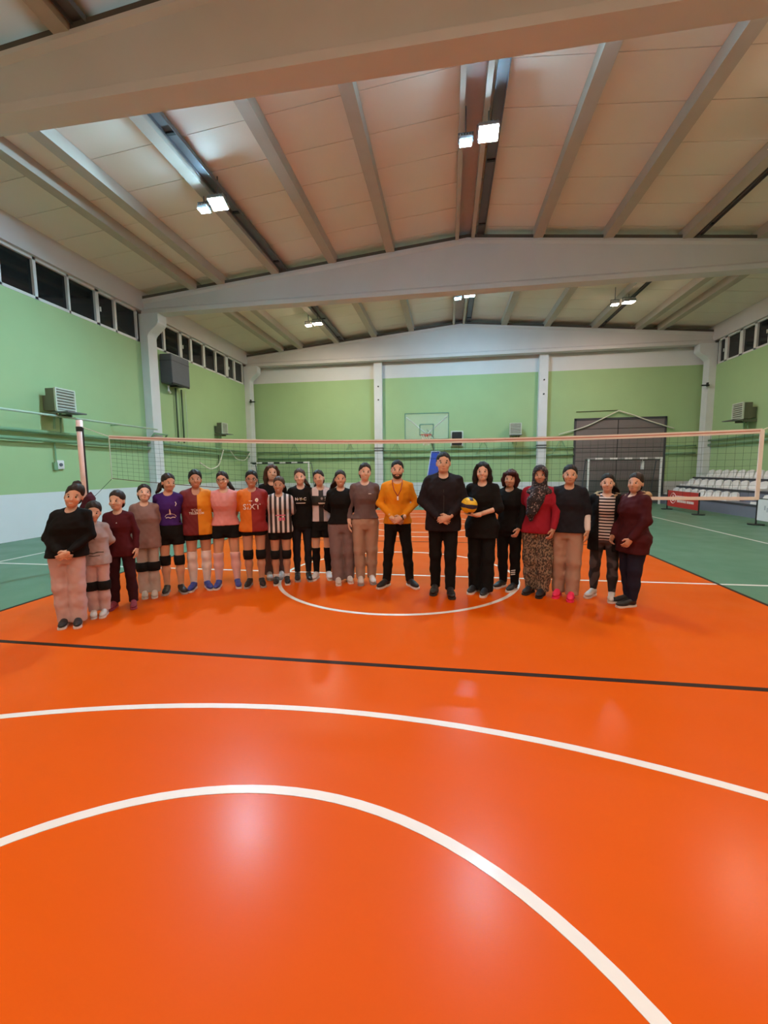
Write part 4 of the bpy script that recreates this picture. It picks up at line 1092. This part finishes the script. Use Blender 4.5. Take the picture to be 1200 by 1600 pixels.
        if T_.get('neck', 'crew') == 'crew':
            F.ell(V3(0, -.045, 1.455), (.062, .085, .055), sub=True)
        elif T_['neck'] == 'vee':
            F.ell(V3(0, -.06, 1.44), (.055, .085, .085), sub=True)
        elif T_['neck'] == 'open':    # open jacket front
            wdt = T_.get('gap', .06)
            F.cut(lambda X, Y, Z: np.where(Y < -.02, wdt*(1.05+(Z-1.1)*.3)-np.abs(X-.005), -.3))
        if T_.get('collar'):
            F.cone(V3(0, .012, 1.425), hp3((0, .006, -.012))*V3(1, 1, 0)+V3(0, 0, 1.462), .075, .070, .02)
        if T_.get('hood'):
            F.ell(V3(0, .085, 1.40), (.115, .075, .075), .04)
            F.cone(V3(-.07, .03, 1.42), V3(.07, .03, 1.42), .045, .045, .03)
        me_v = F.mesh(T_.get('h', .0105))
        to = put(T_.get('name', 'shirt'), me_v, T_['m'])
        tb = None
        if T_.get('prints'):
            tb = BVHTree.FromPolygons([tuple(x) for x in me_v[0]], [tuple(int(i) for i in x) for x in me_v[1]])
            for pn in T_['prints']:
                vs, fs = pn['geo']
                q = []
                for u_, w_ in vs:
                    x, z = pn['at'][0]+u_, pn['at'][1]+w_
                    hit = tb.ray_cast(Vector((x, -1.0, z)), Vector((0, 1, 0)))
                    q.append((x, (hit[0].y if hit[0] is not None else -.12)-.0045, z))
                me = bpy.data.meshes.new('print'); me.from_pydata([tuple(z) for z in out(np.array(q))], [], fs)
                link('print', me, pn['m'], to)
        if T_.get('trim'):
            for nm, a, b, ra, rb, m in T_['trim']:
                F = Field(); F.cone(a, b, ra, rb); F.noise = FOLDS(seed, .004); put(nm, F.mesh(.011), m, to)
        if T_.get('fur'):
            F = Field()
            fs_ = T_['fur']; pts = [V3(.130*fs_*math.cos(t), .040+.10*math.sin(t), 1.425+.025*math.sin(t)) for t in np.linspace(-.65, math.pi+.65, 12)]
            F.chain(pts, [.034]*12, .01); F.noise = FOLDS(seed*3, .004)
            put('fur_trim', F.mesh(.010), mat('fur', (0.40, 0.27, 0.15), 0.95, noise=0.4, scale=50, bump=0.8, bscale=80), to)
    # ---------------- extras
    if P.get('sleeves'):   # separate arm sleeves
        mm, side, a, b = P['sleeves']
        for i in side:
            F = Field(); p = shs[i]*(1-a)+elb[i]*a if a <= 1 else elb[i]*(2-a)+wri[i]*(a-1)
            q = shs[i]*(1-b)+elb[i]*b if b <= 1 else elb[i]*(2-b)+wri[i]*(b-1)
            F.chain([p, elb[i], q], [.046*ga, .044*ga, .037*ga], .02) if a < 1 < b else F.cone(p, q, .046*ga, .036*ga)
            put('arm_sleeve', F.mesh(.009), mm)
    if P.get('lanyard'):
        mb = MB()
        RD = mat('red_lanyard', (0.32, 0.02, 0.02), 0.7)
        for sx in (-1, 1):
            pts = np.array([(sx*.068, -.01, 1.462), (sx*.064, -.085, 1.41), (sx*.045, -.148, 1.33), (0.004, -.158, 1.245)])
            mb.tube([tuple(q) for q in out(pts)], .0055*s, 5)
        o = mb.build('lanyard', RD, e)
        mb = MB(); c = out(np.array([(0.004, -.165, 1.22)]))[0]; mb.box(tuple(c), (.022, .02, .05)); mb.build('whistle', WHITEPL, o)
    if P.get('watch') is not None:
        i = P['watch']; dv = (wri[i]-elb[i]); dv = dv/np.linalg.norm(dv); c = wri[i]-dv*.015
        F = Field(); F.cone(c-dv*.010, c+dv*.010, .033, .033); put('wrist_watch', F.mesh(.006), BLACK)
    PEOPLE.append(e)
    return e

def text_geo(txt, size):
    cu = bpy.data.curves.new('print_text', 'FONT'); cu.body = txt; cu.size = size; cu.align_x = 'CENTER'; cu.align_y = 'CENTER'; cu.resolution_u = 2; cu.offset = size*.018; cu.space_character = 1.08
    ob = bpy.data.objects.new('print_text', cu); COL.objects.link(ob)
    dg = bpy.context.evaluated_depsgraph_get(); dg.update()
    me = bpy.data.meshes.new_from_object(ob.evaluated_get(dg))
    vs = [(v.co.x, v.co.y) for v in me.vertices]; fs = [tuple(p.vertices) for p in me.polygons]
    bpy.data.objects.remove(ob); bpy.data.curves.remove(cu); bpy.data.meshes.remove(me)
    return vs, fs
def rect_geo(w_, h_, nx=6, nz=4, sh=0.0):
    vs = [(-w_/2+w_*i/nx+sh*(j/nz-.5), -h_/2+h_*j/nz) for j in range(nz+1) for i in range(nx+1)]
    fs = [(j*(nx+1)+i, j*(nx+1)+i+1, (j+1)*(nx+1)+i+1, (j+1)*(nx+1)+i) for j in range(nz) for i in range(nx)]
    return vs, fs
def disc_geo(rx, rz, n=14):
    return [(0, 0)]+[(rx*math.cos(2*math.pi*k/n), rz*math.sin(2*math.pi*k/n)) for k in range(n)], [(0, 1+k, 1+(k+1) % n) for k in range(n)]
def line_geo(pts, wd):
    vs = []; fs = []
    for i, (x, z) in enumerate(pts):
        a = pts[max(i-1, 0)]; b = pts[min(i+1, len(pts)-1)]; dx, dz = b[0]-a[0], b[1]-a[1]; L = math.hypot(dx, dz) or 1
        vs += [(x-dz/L*wd/2, z+dx/L*wd/2), (x+dz/L*wd/2, z-dx/L*wd/2)]
    for i in range(len(pts)-1): fs.append((2*i, 2*i+1, 2*i+3, 2*i+2))
    return vs, fs
PW = mat('white_print', (0.80, 0.76, 0.76), 0.7); PK = mat('black_print', (0.015, 0.015, 0.015), 0.7); PG = mat('gold_print', (0.65, 0.45, 0.12), 0.7)
PPK = mat('rose_print', (0.60, 0.12, 0.22), 0.7)
def pr_(geo, at, m=PW): return dict(geo=geo, at=at, m=m)

# cloths
K = cloth('black', (0.0075, 0.007, 0.0075)); KB = cloth('black_blue', (0.014, 0.015, 0.022))
PINKW = cloth('dusty_pink', (0.55, 0.37, 0.36)); MAROON = cloth('maroon', (0.075, 0.009, 0.014)); MAROOND = cloth('dark_maroon', (0.035, 0.008, 0.012))
MAUVE = cloth('mauve', (0.26, 0.165, 0.155)); GREYPK = cloth('greyish_pink', (0.46, 0.37, 0.34)); PURPLE = cloth('purple', (0.055, 0.018, 0.16))
LGREY = cloth('light_grey', (0.40, 0.33, 0.34)); PINK = cloth('pink', (0.66, 0.27, 0.27)); TAUPE = cloth('taupe', (0.145, 0.10, 0.105)); TAUPEP = cloth('taupe_trouser', (0.20, 0.135, 0.135))
BEIGE = cloth('beige', (0.40, 0.25, 0.19)); MUST = cloth('mustard', (0.74, 0.27, 0.012)); NAVYK = cloth('jacket_black', (0.016, 0.012, 0.016), spec=0.3) if False else cloth('jacket_black', (0.016, 0.012, 0.016))
REDC = cloth('red_cardigan', (0.30, 0.014, 0.03)); WINE = cloth('wine_parka', (0.060, 0.010, 0.014)); NAVY = cloth('navy_denim', (0.016, 0.016, 0.035))
WSOCK = cloth('white_sock', (0.70, 0.60, 0.60)); PSOCK = cloth('pink_sock', (0.70, 0.42, 0.42)); WHT = cloth('white', (0.72, 0.68, 0.68))
SK_W, SK_K, SK_B, SK_M, SK_P = mat('shoe_white', (0.62, 0.56, 0.55), 0.5), mat('shoe_black', (0.015, 0.015, 0.018), 0.5), mat('shoe_blue', (0.03, 0.05, 0.28), 0.5), mat('shoe_maroon', (0.28, 0.04, 0.07), 0.6), mat('shoe_hot_pink', (0.85, 0.03, 0.12), 0.5)
SOLW, SOLG, SOLK = mat('sole_white', (0.70, 0.64, 0.62), 0.6), mat('sole_grey', (0.35, 0.32, 0.32), 0.6), mat('sole_black', (0.02, 0.02, 0.02), 0.6)
JER_RY = band_mat('jersey_red_yellow', 0, [(-1, (0.15, 0.008, 0.012)), (0.012, (0.72, 0.26, 0.006))], 0.7)
JER_OR = band_mat('jersey_orange_red', 0, [(-1, (0.68, 0.17, 0.008)), (-0.01, (0.25, 0.010, 0.012))], 0.7)
JER_ST = band_mat('jersey_striped', 0, [(0, (0.025, 0.018, 0.02)), (0.52, (0.66, 0.60, 0.62))], 0.7, freq=15.0)
JER_BW = band_mat('jersey_panels', 0, [(-1, (0.02, 0.018, 0.02)), (-0.125, (0.62, 0.52, 0.55)), (-0.035, (0.02, 0.018, 0.02)), (0.035, (0.62, 0.52, 0.55)), (0.125, (0.02, 0.018, 0.02))], 0.7)
STRIPE = band_mat('breton_stripes', 2, [(0, (0.70, 0.62, 0.60)), (0.42, (0.04, 0.03, 0.035))], 0.8, freq=27.0)
def speckle(nm, c1, c2, sc, thr=0.5, stretch=(1, 1, 1)):
    m = bpy.data.materials.new(nm); n, l, p = nodes(m); tc = n.new('ShaderNodeTexCoord'); mp = n.new('ShaderNodeMapping'); mp.inputs['Scale'].default_value = stretch
    nz = n.new('ShaderNodeTexNoise'); nz.inputs['Scale'].default_value = sc; nz.inputs['Detail'].default_value = 1
    l.new(tc.outputs['Object'], mp.inputs[0]); l.new(mp.outputs[0], nz.inputs['Vector'])
    cr = n.new('ShaderNodeValToRGB'); cr.color_ramp.interpolation = 'LINEAR'; e_ = cr.color_ramp.elements
    e_[0].position = thr-.03; e_[0].color = list(c1)+[1]; e_[1].position = thr+.03; e_[1].color = list(c2)+[1]
    l.new(nz.outputs['Fac'], cr.inputs[0]); l.new(cr.outputs[0], p.inputs['Base Color']); p.inputs['Roughness'].default_value = .85
    return m
SALV = speckle('patterned_trouser', (0.05, 0.035, 0.03), (0.26, 0.18, 0.12), 62, .5, (1, 1, .6))
SCARF = speckle('floral_scarf', (0.018, 0.014, 0.018), (0.30, 0.22, 0.22), 46, .62)
CAMO = speckle('marbled_leggings', (0.018, 0.016, 0.02), (0.07, 0.055, 0.06), 7, .55)

ADULT = ('r', )
def pants(m, **k): d = dict(kind='pants', m=m); d.update(k); return d
WIDE = dict(r=(.098, .084, .085, .088), z=.035)

# ------------------------------------------------------------------ the group
person(dict(label='girl in black sweatshirt and wide pink trousers leaning forward, hair in a bun', x=-4.02, y=3.78, turn=26, H=1.47, hs=1.12, g=1.08, skin='b', hair='dark', style='bun', smile=True, lean=(.20, -.10), head=(10, 4, 6),
    arms=(((-.225, .02, 1.11), (.00, -.185, .945)), ((.235, -.01, 1.11), (.085, -.20, .94))), hands=(((.7, -.3, -.5), (0, 1, .2), 1, .8), ((-.7, -.3, -.5), (0, 1, .2), 1, .8)),
    top=dict(m=K, off=.034, soff=.026, hem=.86, sleeve=1.92, boxy=1.12, name='sweatshirt'), bottom=pants(PINKW, **WIDE), shoes=(SK_K, SOLW), feet=((-.07, 0, 6), (.075, -.02, 14))))
person(dict(label='small girl in printed grey sweatshirt and pink trousers half behind the leaning girl', x=-3.955, y=4.07, turn=34, H=1.26, hs=1.2, g=1.0, skin='b', hair='dark', style='down', tail=-1, head=(12, 10, 8),
    arms=('back', 'back'), top=dict(m=LGREY, off=.028, hem=.80, sleeve=1.9, boxy=1.05, name='sweatshirt', prints=[
        pr_(line_geo([(-.13, 0), (-.06, .014), (0, .004), (.06, .018), (.13, .010)], .012), (0, .985), PK), pr_(line_geo([(-.06, 0), (0, -.010), (.08, -.004)], .008), (0, .955), PK), pr_(line_geo([(-.03, 0), (0, .02), (.03, 0)], .008), (0.01, 1.2), PK)]),
    bottom=pants(PINKW, r=(.096, .074, .078, .068), z=.07), kneepads=.022, shoes=(SK_W, SOLW), feet=((-.075, 0, 8), (.075, -.01, -6))))
person(dict(label='girl in maroon sweater with dark maroon trousers and raspberry shoes', x=-3.90, y=4.38, turn=24, H=1.37, hs=1.15, g=1.02, skin='b', hair='dark', style='lowbun', head=(-8, 2, 0), arms=('down', 'down'),
    top=dict(m=MAROON, off=.022, hem=.78, sleeve=1.95, fold=.002, name='sweater', prints=[pr_(([(-.009, -.006), (.009, -.006), (0, .010)], [(0, 1, 2)]), (.015, 1.29)), pr_(line_geo([(0, -.04), (0, .04)], .006), (-.005, 1.36), MAROOND)]),
    bottom=pants(MAROOND, r=(.094, .068, .07, .062), z=.07), shoes=(SK_M, SK_M), feet=((-.13, .0, -4), (.13, -.02, 14))))
person(dict(label='girl in loose mauve T-shirt and pale trousers with black knee pads', x=-3.90, y=4.82, turn=34, H=1.44, hs=1.1, g=.95, skin='d', hair='dark', style='lowbun', head=(10, -10, 6), arms=('back', 'around'),
    top=dict(m=MAUVE, off=.034, soff=.03, hem=.76, sleeve=1.0, boxy=1.12, name='t_shirt'), bottom=pants(GREYPK, r=(.09, .072, .078, .082), z=.06), kneepads=.022, shoes=(SK_W, SOLW), feet=((-.07, 0, 4), (.07, -.02, 0))))
person(dict(label='girl in purple top with white drawing, black shorts and knee pads, side braid', x=-3.70, y=5.03, turn=26, H=1.59, g=1.02, skin='a', hair='dark', style='braid', tail=-1, head=(34, 6, 4), arms=('back', 'around'),
    top=dict(m=PURPLE, off=.016, hem=.98, sleeve=.95, name='shirt', prints=[pr_(line_geo([(-.07, 0), (-.05, .03), (0, .045), (.05, .03), (.07, 0)], .006), (.03, 1.11)), pr_(([(-.012, -.03), (.012, -.03), (.004, .05), (-.004, .05)], [(0, 1, 2, 3)]), (.03, 1.17)), pr_(line_geo([(-.06, 0), (-.03, .008), (0, -.004), (.03, .008), (.06, 0)], .010), (.03, 1.095)), pr_(line_geo([(0, -.03), (.012, 0), (0, .03)], .01), (.10, 1.29))]),
    bottom=dict(kind='shorts', m=K, z=.70, waist=1.05, off=.016), kneepads=True, shoes=(SK_K, SOLG), feet=((-.09, .0, 0), (.10, -.03, 24)), sleeves=None))
person(dict(label='girl in half maroon half yellow football jersey, white knee socks and blue shoes', x=-3.42, y=5.22, turn=30, H=1.63, g=1.08, skin='c', hair='black', style='back', vol=1.5, head=(4, 0, 0), smile=True, arms=('around', 'around'),
    top=dict(m=JER_RY, off=.030, soff=.028, hem=.80, sleeve=1.0, boxy=1.05, neck='vee', name='jersey', prints=[pr_(text_geo('TÜRK', .050), (0.0, 1.155)), pr_(text_geo('TELEKOM', .042), (0.0, 1.115))]),
    bottom=dict(kind='shorts', m=K, z=.72), socks=(.56, WSOCK), shoes=(SK_B, SOLW), feet=((-.095, 0, -14), (.085, 0, 16)), kneepads=False))
person(dict(label='girl in pink T-shirt with glasses, black arm sleeves and long pink socks', x=-3.10, y=5.38, turn=24, H=1.61, g=1.14, skin='a', hair='dark', style='pony', tail=1, glasses=True, smile=True, head=(-6, 0, -6), arms=('around', 'around'), sleeves=(K, (0, 1), .55, 1.4),
    top=dict(m=PINK, off=.020, hem=.93, sleeve=.55, name='t_shirt'), bottom=dict(kind='shorts', m=K, z=.74, r=(.105, .085, .08, .05)), socks=(.52, PSOCK), shoes=(SK_B, SOLW, WHT), feet=((-.13, 0, -6), (.135, -.02, 10))))
person(dict(label='girl in orange and red football jersey with glasses and black knee pads', x=-2.73, y=5.48, turn=20, H=1.62, g=1.04, skin='c', hair='black', style='back', glasses=True, smile=True, head=(4, 2, 0), arms=('around', 'around'),
    top=dict(m=JER_OR, off=.024, soff=.026, hem=.82, sleeve=.95, boxy=1.0, name='jersey', prints=[pr_(text_geo('SIXT', .115), (.0, 1.19)), pr_(disc_geo(.022, .028), (.075, 1.29)), pr_(disc_geo(.012, .016), (.075, 1.29), PG), pr_(rect_geo(.05, .010), (-.01, 1.28))]),
    bottom=dict(kind='shorts', m=K, z=.76), kneepads=True, shoes=(SK_K, SOLG), feet=((-.085, .0, -8), (.09, -.01, 12))))
person(dict(label='tall girl in black top standing behind the striped jersey girl', x=-2.62, y=5.92, turn=22, H=1.71, g=.98, skin='b', hair='brown', style='long', head=(8, -2, 0), arms=('back', 'back'),
    top=dict(m=K, off=.018, hem=.86, sleeve=1.9), bottom=pants(TAUPE, r=(.092, .07, .07, .07), z=.05), shoes=(SK_W, SOLG)))
person(dict(label='girl in black and white striped jersey, black shorts and knee pads', x=-2.40, y=5.64, turn=20, H=1.52, g=1.05, hs=1.05, skin='c', hair='brown', style='lowbun', smile=True, head=(-6, 2, 2), arms=('around', 'back'),
    top=dict(m=JER_ST, off=.022, soff=.03, hem=.84, sleeve=.95, boxy=1.0, name='jersey', prints=[pr_(rect_geo(.15, .016), (.02, 1.12), PPK), pr_(rect_geo(.04, .05, 3, 3), (.01, 1.06), PPK), pr_(rect_geo(.04, .05, 3, 3), (.065, 1.06), PPK)]),
    bottom=dict(kind='shorts', m=K, z=.72), kneepads=True, shoes=(SK_K, SOLW), socks=(.15, WSOCK), feet=((-.085, .0, 0), (.085, 0, 4))))
person(dict(label='girl in black sweatshirt with white letters and black leggings, dark ponytail', x=-2.16, y=5.88, turn=18, H=1.64, g=.93, skin='d', hair='brown', style='pony', tail=1, head=(-4, 0, -4), arms=('around', 'back'),
    top=dict(m=K, off=.026, soff=.022, hem=.82, sleeve=1.9, boxy=1.02, name='sweatshirt', prints=[pr_(text_geo('N Y C', .060), (0, 1.26)), pr_(rect_geo(.14, .010), (0, 1.20)), pr_(disc_geo(.008, .008), (-.024, 1.26), PG), pr_(disc_geo(.008, .008), (.026, 1.26), PG)]),
    bottom=dict(kind='leggings', m=KB, r=(.088, .057, .057, .042), z=.11), shoes=(SK_K, SOLG, WHT), feet=((-.085, 0, 2), (.085, -.02, 10))))
person(dict(label='girl in black jersey with white panels, black shorts, long black socks and white shoes', x=-1.88, y=5.96, turn=16, H=1.62, g=.95, skin='b', hair='dark', style='pony', tail=-1, head=(-10, 0, -12), arms=('back', 'around'),
    top=dict(m=JER_BW, off=.020, soff=.022, hem=.92, sleeve=.95, name='jersey', prints=[pr_(rect_geo(.26, .15, 10, 6), (0, 1.245), PK), pr_(rect_geo(.13, .022, 6, 2), (.03, 1.205)), pr_(rect_geo(.045, .06, 3, 3), (.085, 1.28)), pr_(rect_geo(.025, .035, 3, 3), (.085, 1.28), PK), pr_(disc_geo(.018, .022), (.02, 1.28), MATS['cloth_light_grey'])]),
    bottom=dict(kind='shorts', m=K, z=.66, r=(.092, .075, .07, .05)), socks=(.50, K), shoes=(SK_W, SOLW), feet=((-.095, .0, -18), (.095, 0, 8))))
person(dict(label='woman in black sweater and wide taupe trousers, dark hair tied back', x=-1.53, y=5.80, turn=12, H=1.61, g=1.12, skin='a', hair='dark', style='down', tail=-1, smile=True, head=(6, 0, 0), arms=('back', 'back'),
    top=dict(m=K, off=.016, hem=.91, sleeve=1.9, name='sweater', fold=.002), bottom=pants(TAUPEP, r=(.104, .086, .084, .09), z=.045), shoes=(SK_W, SOLW), feet=((-.06, -.06, 4), (.10, .03, 12))))
person(dict(label='woman in grey long-sleeved top and beige trousers beside the man in mustard', x=-1.18, y=5.82, turn=12, H=1.71, g=1.08, skin='d', hair='dark', style='lowbun', smile=True, head=(8, 0, 4), arms=('down', 'back'),
    top=dict(m=TAUPE, off=.014, hem=.93, sleeve=1.9, name='shirt', fold=.0022, prints=[pr_(rect_geo(.04, .007, 4, 2), (.07, 1.29))]), bottom=pants(BEIGE, r=(.102, .076, .072, .062), z=.055, fold=.0024), shoes=(SK_W, SOLG), feet=((-.075, -.02, 0), (.085, .02, 6))))
person(dict(label='bearded man in mustard sweatshirt with red lanyard and black trousers', sex='m', x=-.69, y=5.67, turn=7, H=1.74, g=1.0, skin='b', hair='black', style='short', beard=True, head=(0, 2, 0), arms=('clasp', 'clasp'), lanyard=True, watch=1,
    top=dict(m=MUST, off=.018, hem=.87, sleeve=1.92, name='sweatshirt', fold=.003), bottom=pants(K, r=(.094, .068, .062, .058), z=.07), shoes=(SK_K, SOLW), feet=((-.155, .0, -34), (.165, .0, 28))))
person(dict(label='tall man in black jacket and black trousers with hands clasped', sex='m', x=-.06, y=5.40, turn=2, H=1.83, g=1.02, sw=1.05, skin='b', hair='black', style='short', head=(0, 2, 0), arms=('clasp', 'clasp'),
    top=[dict(m=K, off=.010, hem=.95, sleeve=1.5, name='sweater', collar=True), dict(m=NAVYK, off=.034, soff=.030, hem=.78, sleeve=1.93, name='jacket', hood=True, boxy=1.0, fold=.0035, neck='vee', prints=[pr_(line_geo([(0, .10), (.004, 0), (0, -.24)], .010), (.0, 1.18), PK)])],
    bottom=pants(K, r=(.096, .070, .064, .060), z=.06), shoes=(SK_K, SOLK), feet=((-.09, .06, -10), (.085, -.06, 6))))
person(dict(label='woman in black tunic and wide black trousers holding a volleyball, shoulder-length dark hair', x=.44, y=5.50, turn=-10, H=1.70, g=1.02, skin='d', hair='black', style='long', smile=True, head=(4, 0, 0),
    arms=('back', ((.215, -.06, 1.13), (-.035, -.235, 1.055))), hands=(None, ((-.95, -.12, -.02), (0, .05, 1), 1, .30, (0, -1, 0))),
    top=dict(m=K, off=.026, soff=.03, hem=.74, sleeve=1.15, flare=.10, name='tunic'), bottom=pants(K, **WIDE), shoes=(SK_K, SOLW), feet=((-.08, .03, -16), (.075, -.05, -10))))
person(dict(label='woman in black hooded tracksuit with white stripes on the shin, chin-length dark hair', x=.82, y=5.74, turn=-22, H=1.60, g=1.04, skin='a', hair='red', style='bob', head=(4, 4, 4), arms=('back', 'front'),
    top=dict(m=K, off=.028, soff=.026, hem=.84, sleeve=1.9, collar=True, hood=True, name='hoodie'), bottom=pants(K, r=(.096, .07, .066, .056), z=.07), shoes=(SK_K, SOLW, WHT), feet=((-.085, .05, -20), (.10, -.03, -14))))
person(dict(label='woman in floral headscarf, red cardigan and brown patterned trousers', x=1.16, y=5.54, turn=-18, H=1.65, g=1.16, skin='c', hair='dark', style='scarf', scarfm=SCARF, head=(4, 2, 0), arms=('back', ((.225, -.07, 1.13), (.19, -.17, .90))),
    top=dict(m=REDC, off=.022, hem=.83, sleeve=1.92, name='cardigan'), bottom=pants(SALV, r=(.104, .092, .088, .078), z=.05, fold=.0045), shoes=(SK_K, SOLK), feet=((-.075, .02, -20), (.075, -.05, -10))))
person(dict(label='woman in black T-shirt over white sleeves, beige trousers and pink shoes', x=1.49, y=5.44, turn=-18, H=1.65, g=1.06, skin='a', hair='black', style='lowbun', head=(6, 0, 2), arms=('back', 'down'), sleeves=(WHT, (1,), .95, 1.92),
    top=dict(m=KB, off=.026, soff=.03, hem=.86, sleeve=1.0, boxy=1.06, name='t_shirt'), bottom=pants(BEIGE, r=(.102, .084, .08, .080), z=.05, fold=.0024), shoes=(SK_P, SK_P), feet=((-.09, .03, -8), (.075, -.05, -4))))
person(dict(label='woman in open black jacket over striped top and dark marbled leggings', x=1.94, y=5.46, turn=-20, H=1.54, g=1.06, skin='b', hair='black', style='down', tail=1, head=(2, 0, 0), arms=('back', 'back'),
    top=[dict(m=STRIPE, off=.012, hem=.82, sleeve=.8, name='striped_top'), dict(m=K, off=.036, soff=.03, hem=.67, sleeve=1.9, neck='open', gap=.085, name='jacket', flare=.10, fur=1.0)],
    bottom=dict(kind='leggings', m=CAMO, r=(.096, .064, .064, .044), z=.10, waist=.98), shoes=(SK_W, SOLW, TAUPEP), feet=((-.12, .02, -24), (.11, -.05, -2))))
person(dict(label='woman in wine-red parka with fur-trimmed hood and navy jeans', x=2.15, y=5.20, turn=-74, H=1.55, g=1.18, skin='a', hair='dark', style='lowbun', head=(34, 0, 2), arms=('front', 'front'),
    top=dict(m=WINE, off=.034, soff=.032, hem=.70, sleeve=1.93, collar=True, hood=True, fur=1.05, flare=.06, name='parka', fold=.0035), bottom=pants(NAVY, r=(.102, .072, .064, .052), z=.08), shoes=(SK_K, SOLW, WHT), feet=((-.075, .03, -6), (.075, -.03, 2))))

# printed stripes on the shin of the tracksuit: three slanted white bands
tp = [p for p in PEOPLE if 'tracksuit' in p['label']][0]
for k in range(3):
    MB().box((.083+.004, -.098+.004*k, .222+.026*k), (.058, .010, .010), ry=R(-14)).build('shin_stripe', PW, [c for c in tp.children if c.name.startswith('trousers')][0])

# ------------------------------------------------------------------ the ball
hold = [p for p in PEOPLE if 'volleyball' in p['label']][0]
a = hold.rotation_euler.z; q = Vector((-.135, -.262, 1.055+.118))
bc = Vector((hold.location.x + q.x*math.cos(a)-q.y*math.sin(a), hold.location.y + q.x*math.sin(a)+q.y*math.cos(a), q.z+.006))
ball = empty('volleyball', 'yellow and navy volleyball resting on an open hand', 'ball', bc, .4)
ball.rotation_euler = (.12, .10, .35)
BY, BN = mat('ball_yellow', (0.78, 0.50, 0.02), 0.45), mat('ball_navy', (0.02, 0.018, 0.05), 0.45)
rb = .104
bm = bmesh.new(); bmesh.ops.create_icosphere(bm, subdivisions=3, radius=rb*.975); me = bpy.data.meshes.new('bladder'); bm.to_mesh(me); bm.free()
link('bladder', me, BN, ball)
for fc in range(6):
    for st_ in range(3):
        vs = []; fs = []; nu, nv = 9, 5
        for sh in (1.0, .955):
            for j in range(nv):
                for i in range(nu):
                    u_ = -.985+1.97*i/(nu-1); v_ = -1+2*(st_+.03+.94*j/(nv-1))/3
                    p = Vector((math.tan(u_*math.pi/4), math.tan(v_*math.pi/4), 1)).normalized()
                    ax = fc//2; sg = 1 if fc % 2 else -1
                    p = Vector((p.x, p.y, p.z*sg))
                    p = [Vector((p.z, p.x, p.y)), Vector((p.x, p.z, p.y)), Vector((p.y, p.x, p.z))][ax]
                    vs.append(p*rb*sh)
        n = nu*nv
        for j in range(nv-1):
            for i in range(nu-1): fs.append((j*nu+i, j*nu+i+1, (j+1)*nu+i+1, (j+1)*nu+i))
        edge = [i for i in range(nu)]+[j*nu+nu-1 for j in range(1, nv)]+[(nv-1)*nu+i for i in range(nu-2, -1, -1)]+[j*nu for j in range(nv-2, 0, -1)]
        for k in range(len(edge)): a_, b_ = edge[k], edge[(k+1) % len(edge)]; fs.append((a_, b_, b_+n, a_+n))
        MB().add(vs, fs).build('panel', BN if st_ == 1 else BY, ball, smooth=False)

# ------------------------------------------------------------------ jacket hung on the net post
F = Field()
F.chain([V3(.06, 0, .34), V3(.05, -.03, .22), V3(.03, -.04, .06), V3(.02, -.03, -.12)], [.02, .085, .12, .10], .04)
F.noise = FOLDS(2.0, .006)
v, f = F.mesh(.011)
link('hanging_jacket', npmesh('hanging_jacket', v, f), cloth('maroon_hood', (0.065, 0.010, 0.018)), label='maroon hooded jacket hung on the net post', cat='jacket', loc=(-6.05, YC-.10, .95))
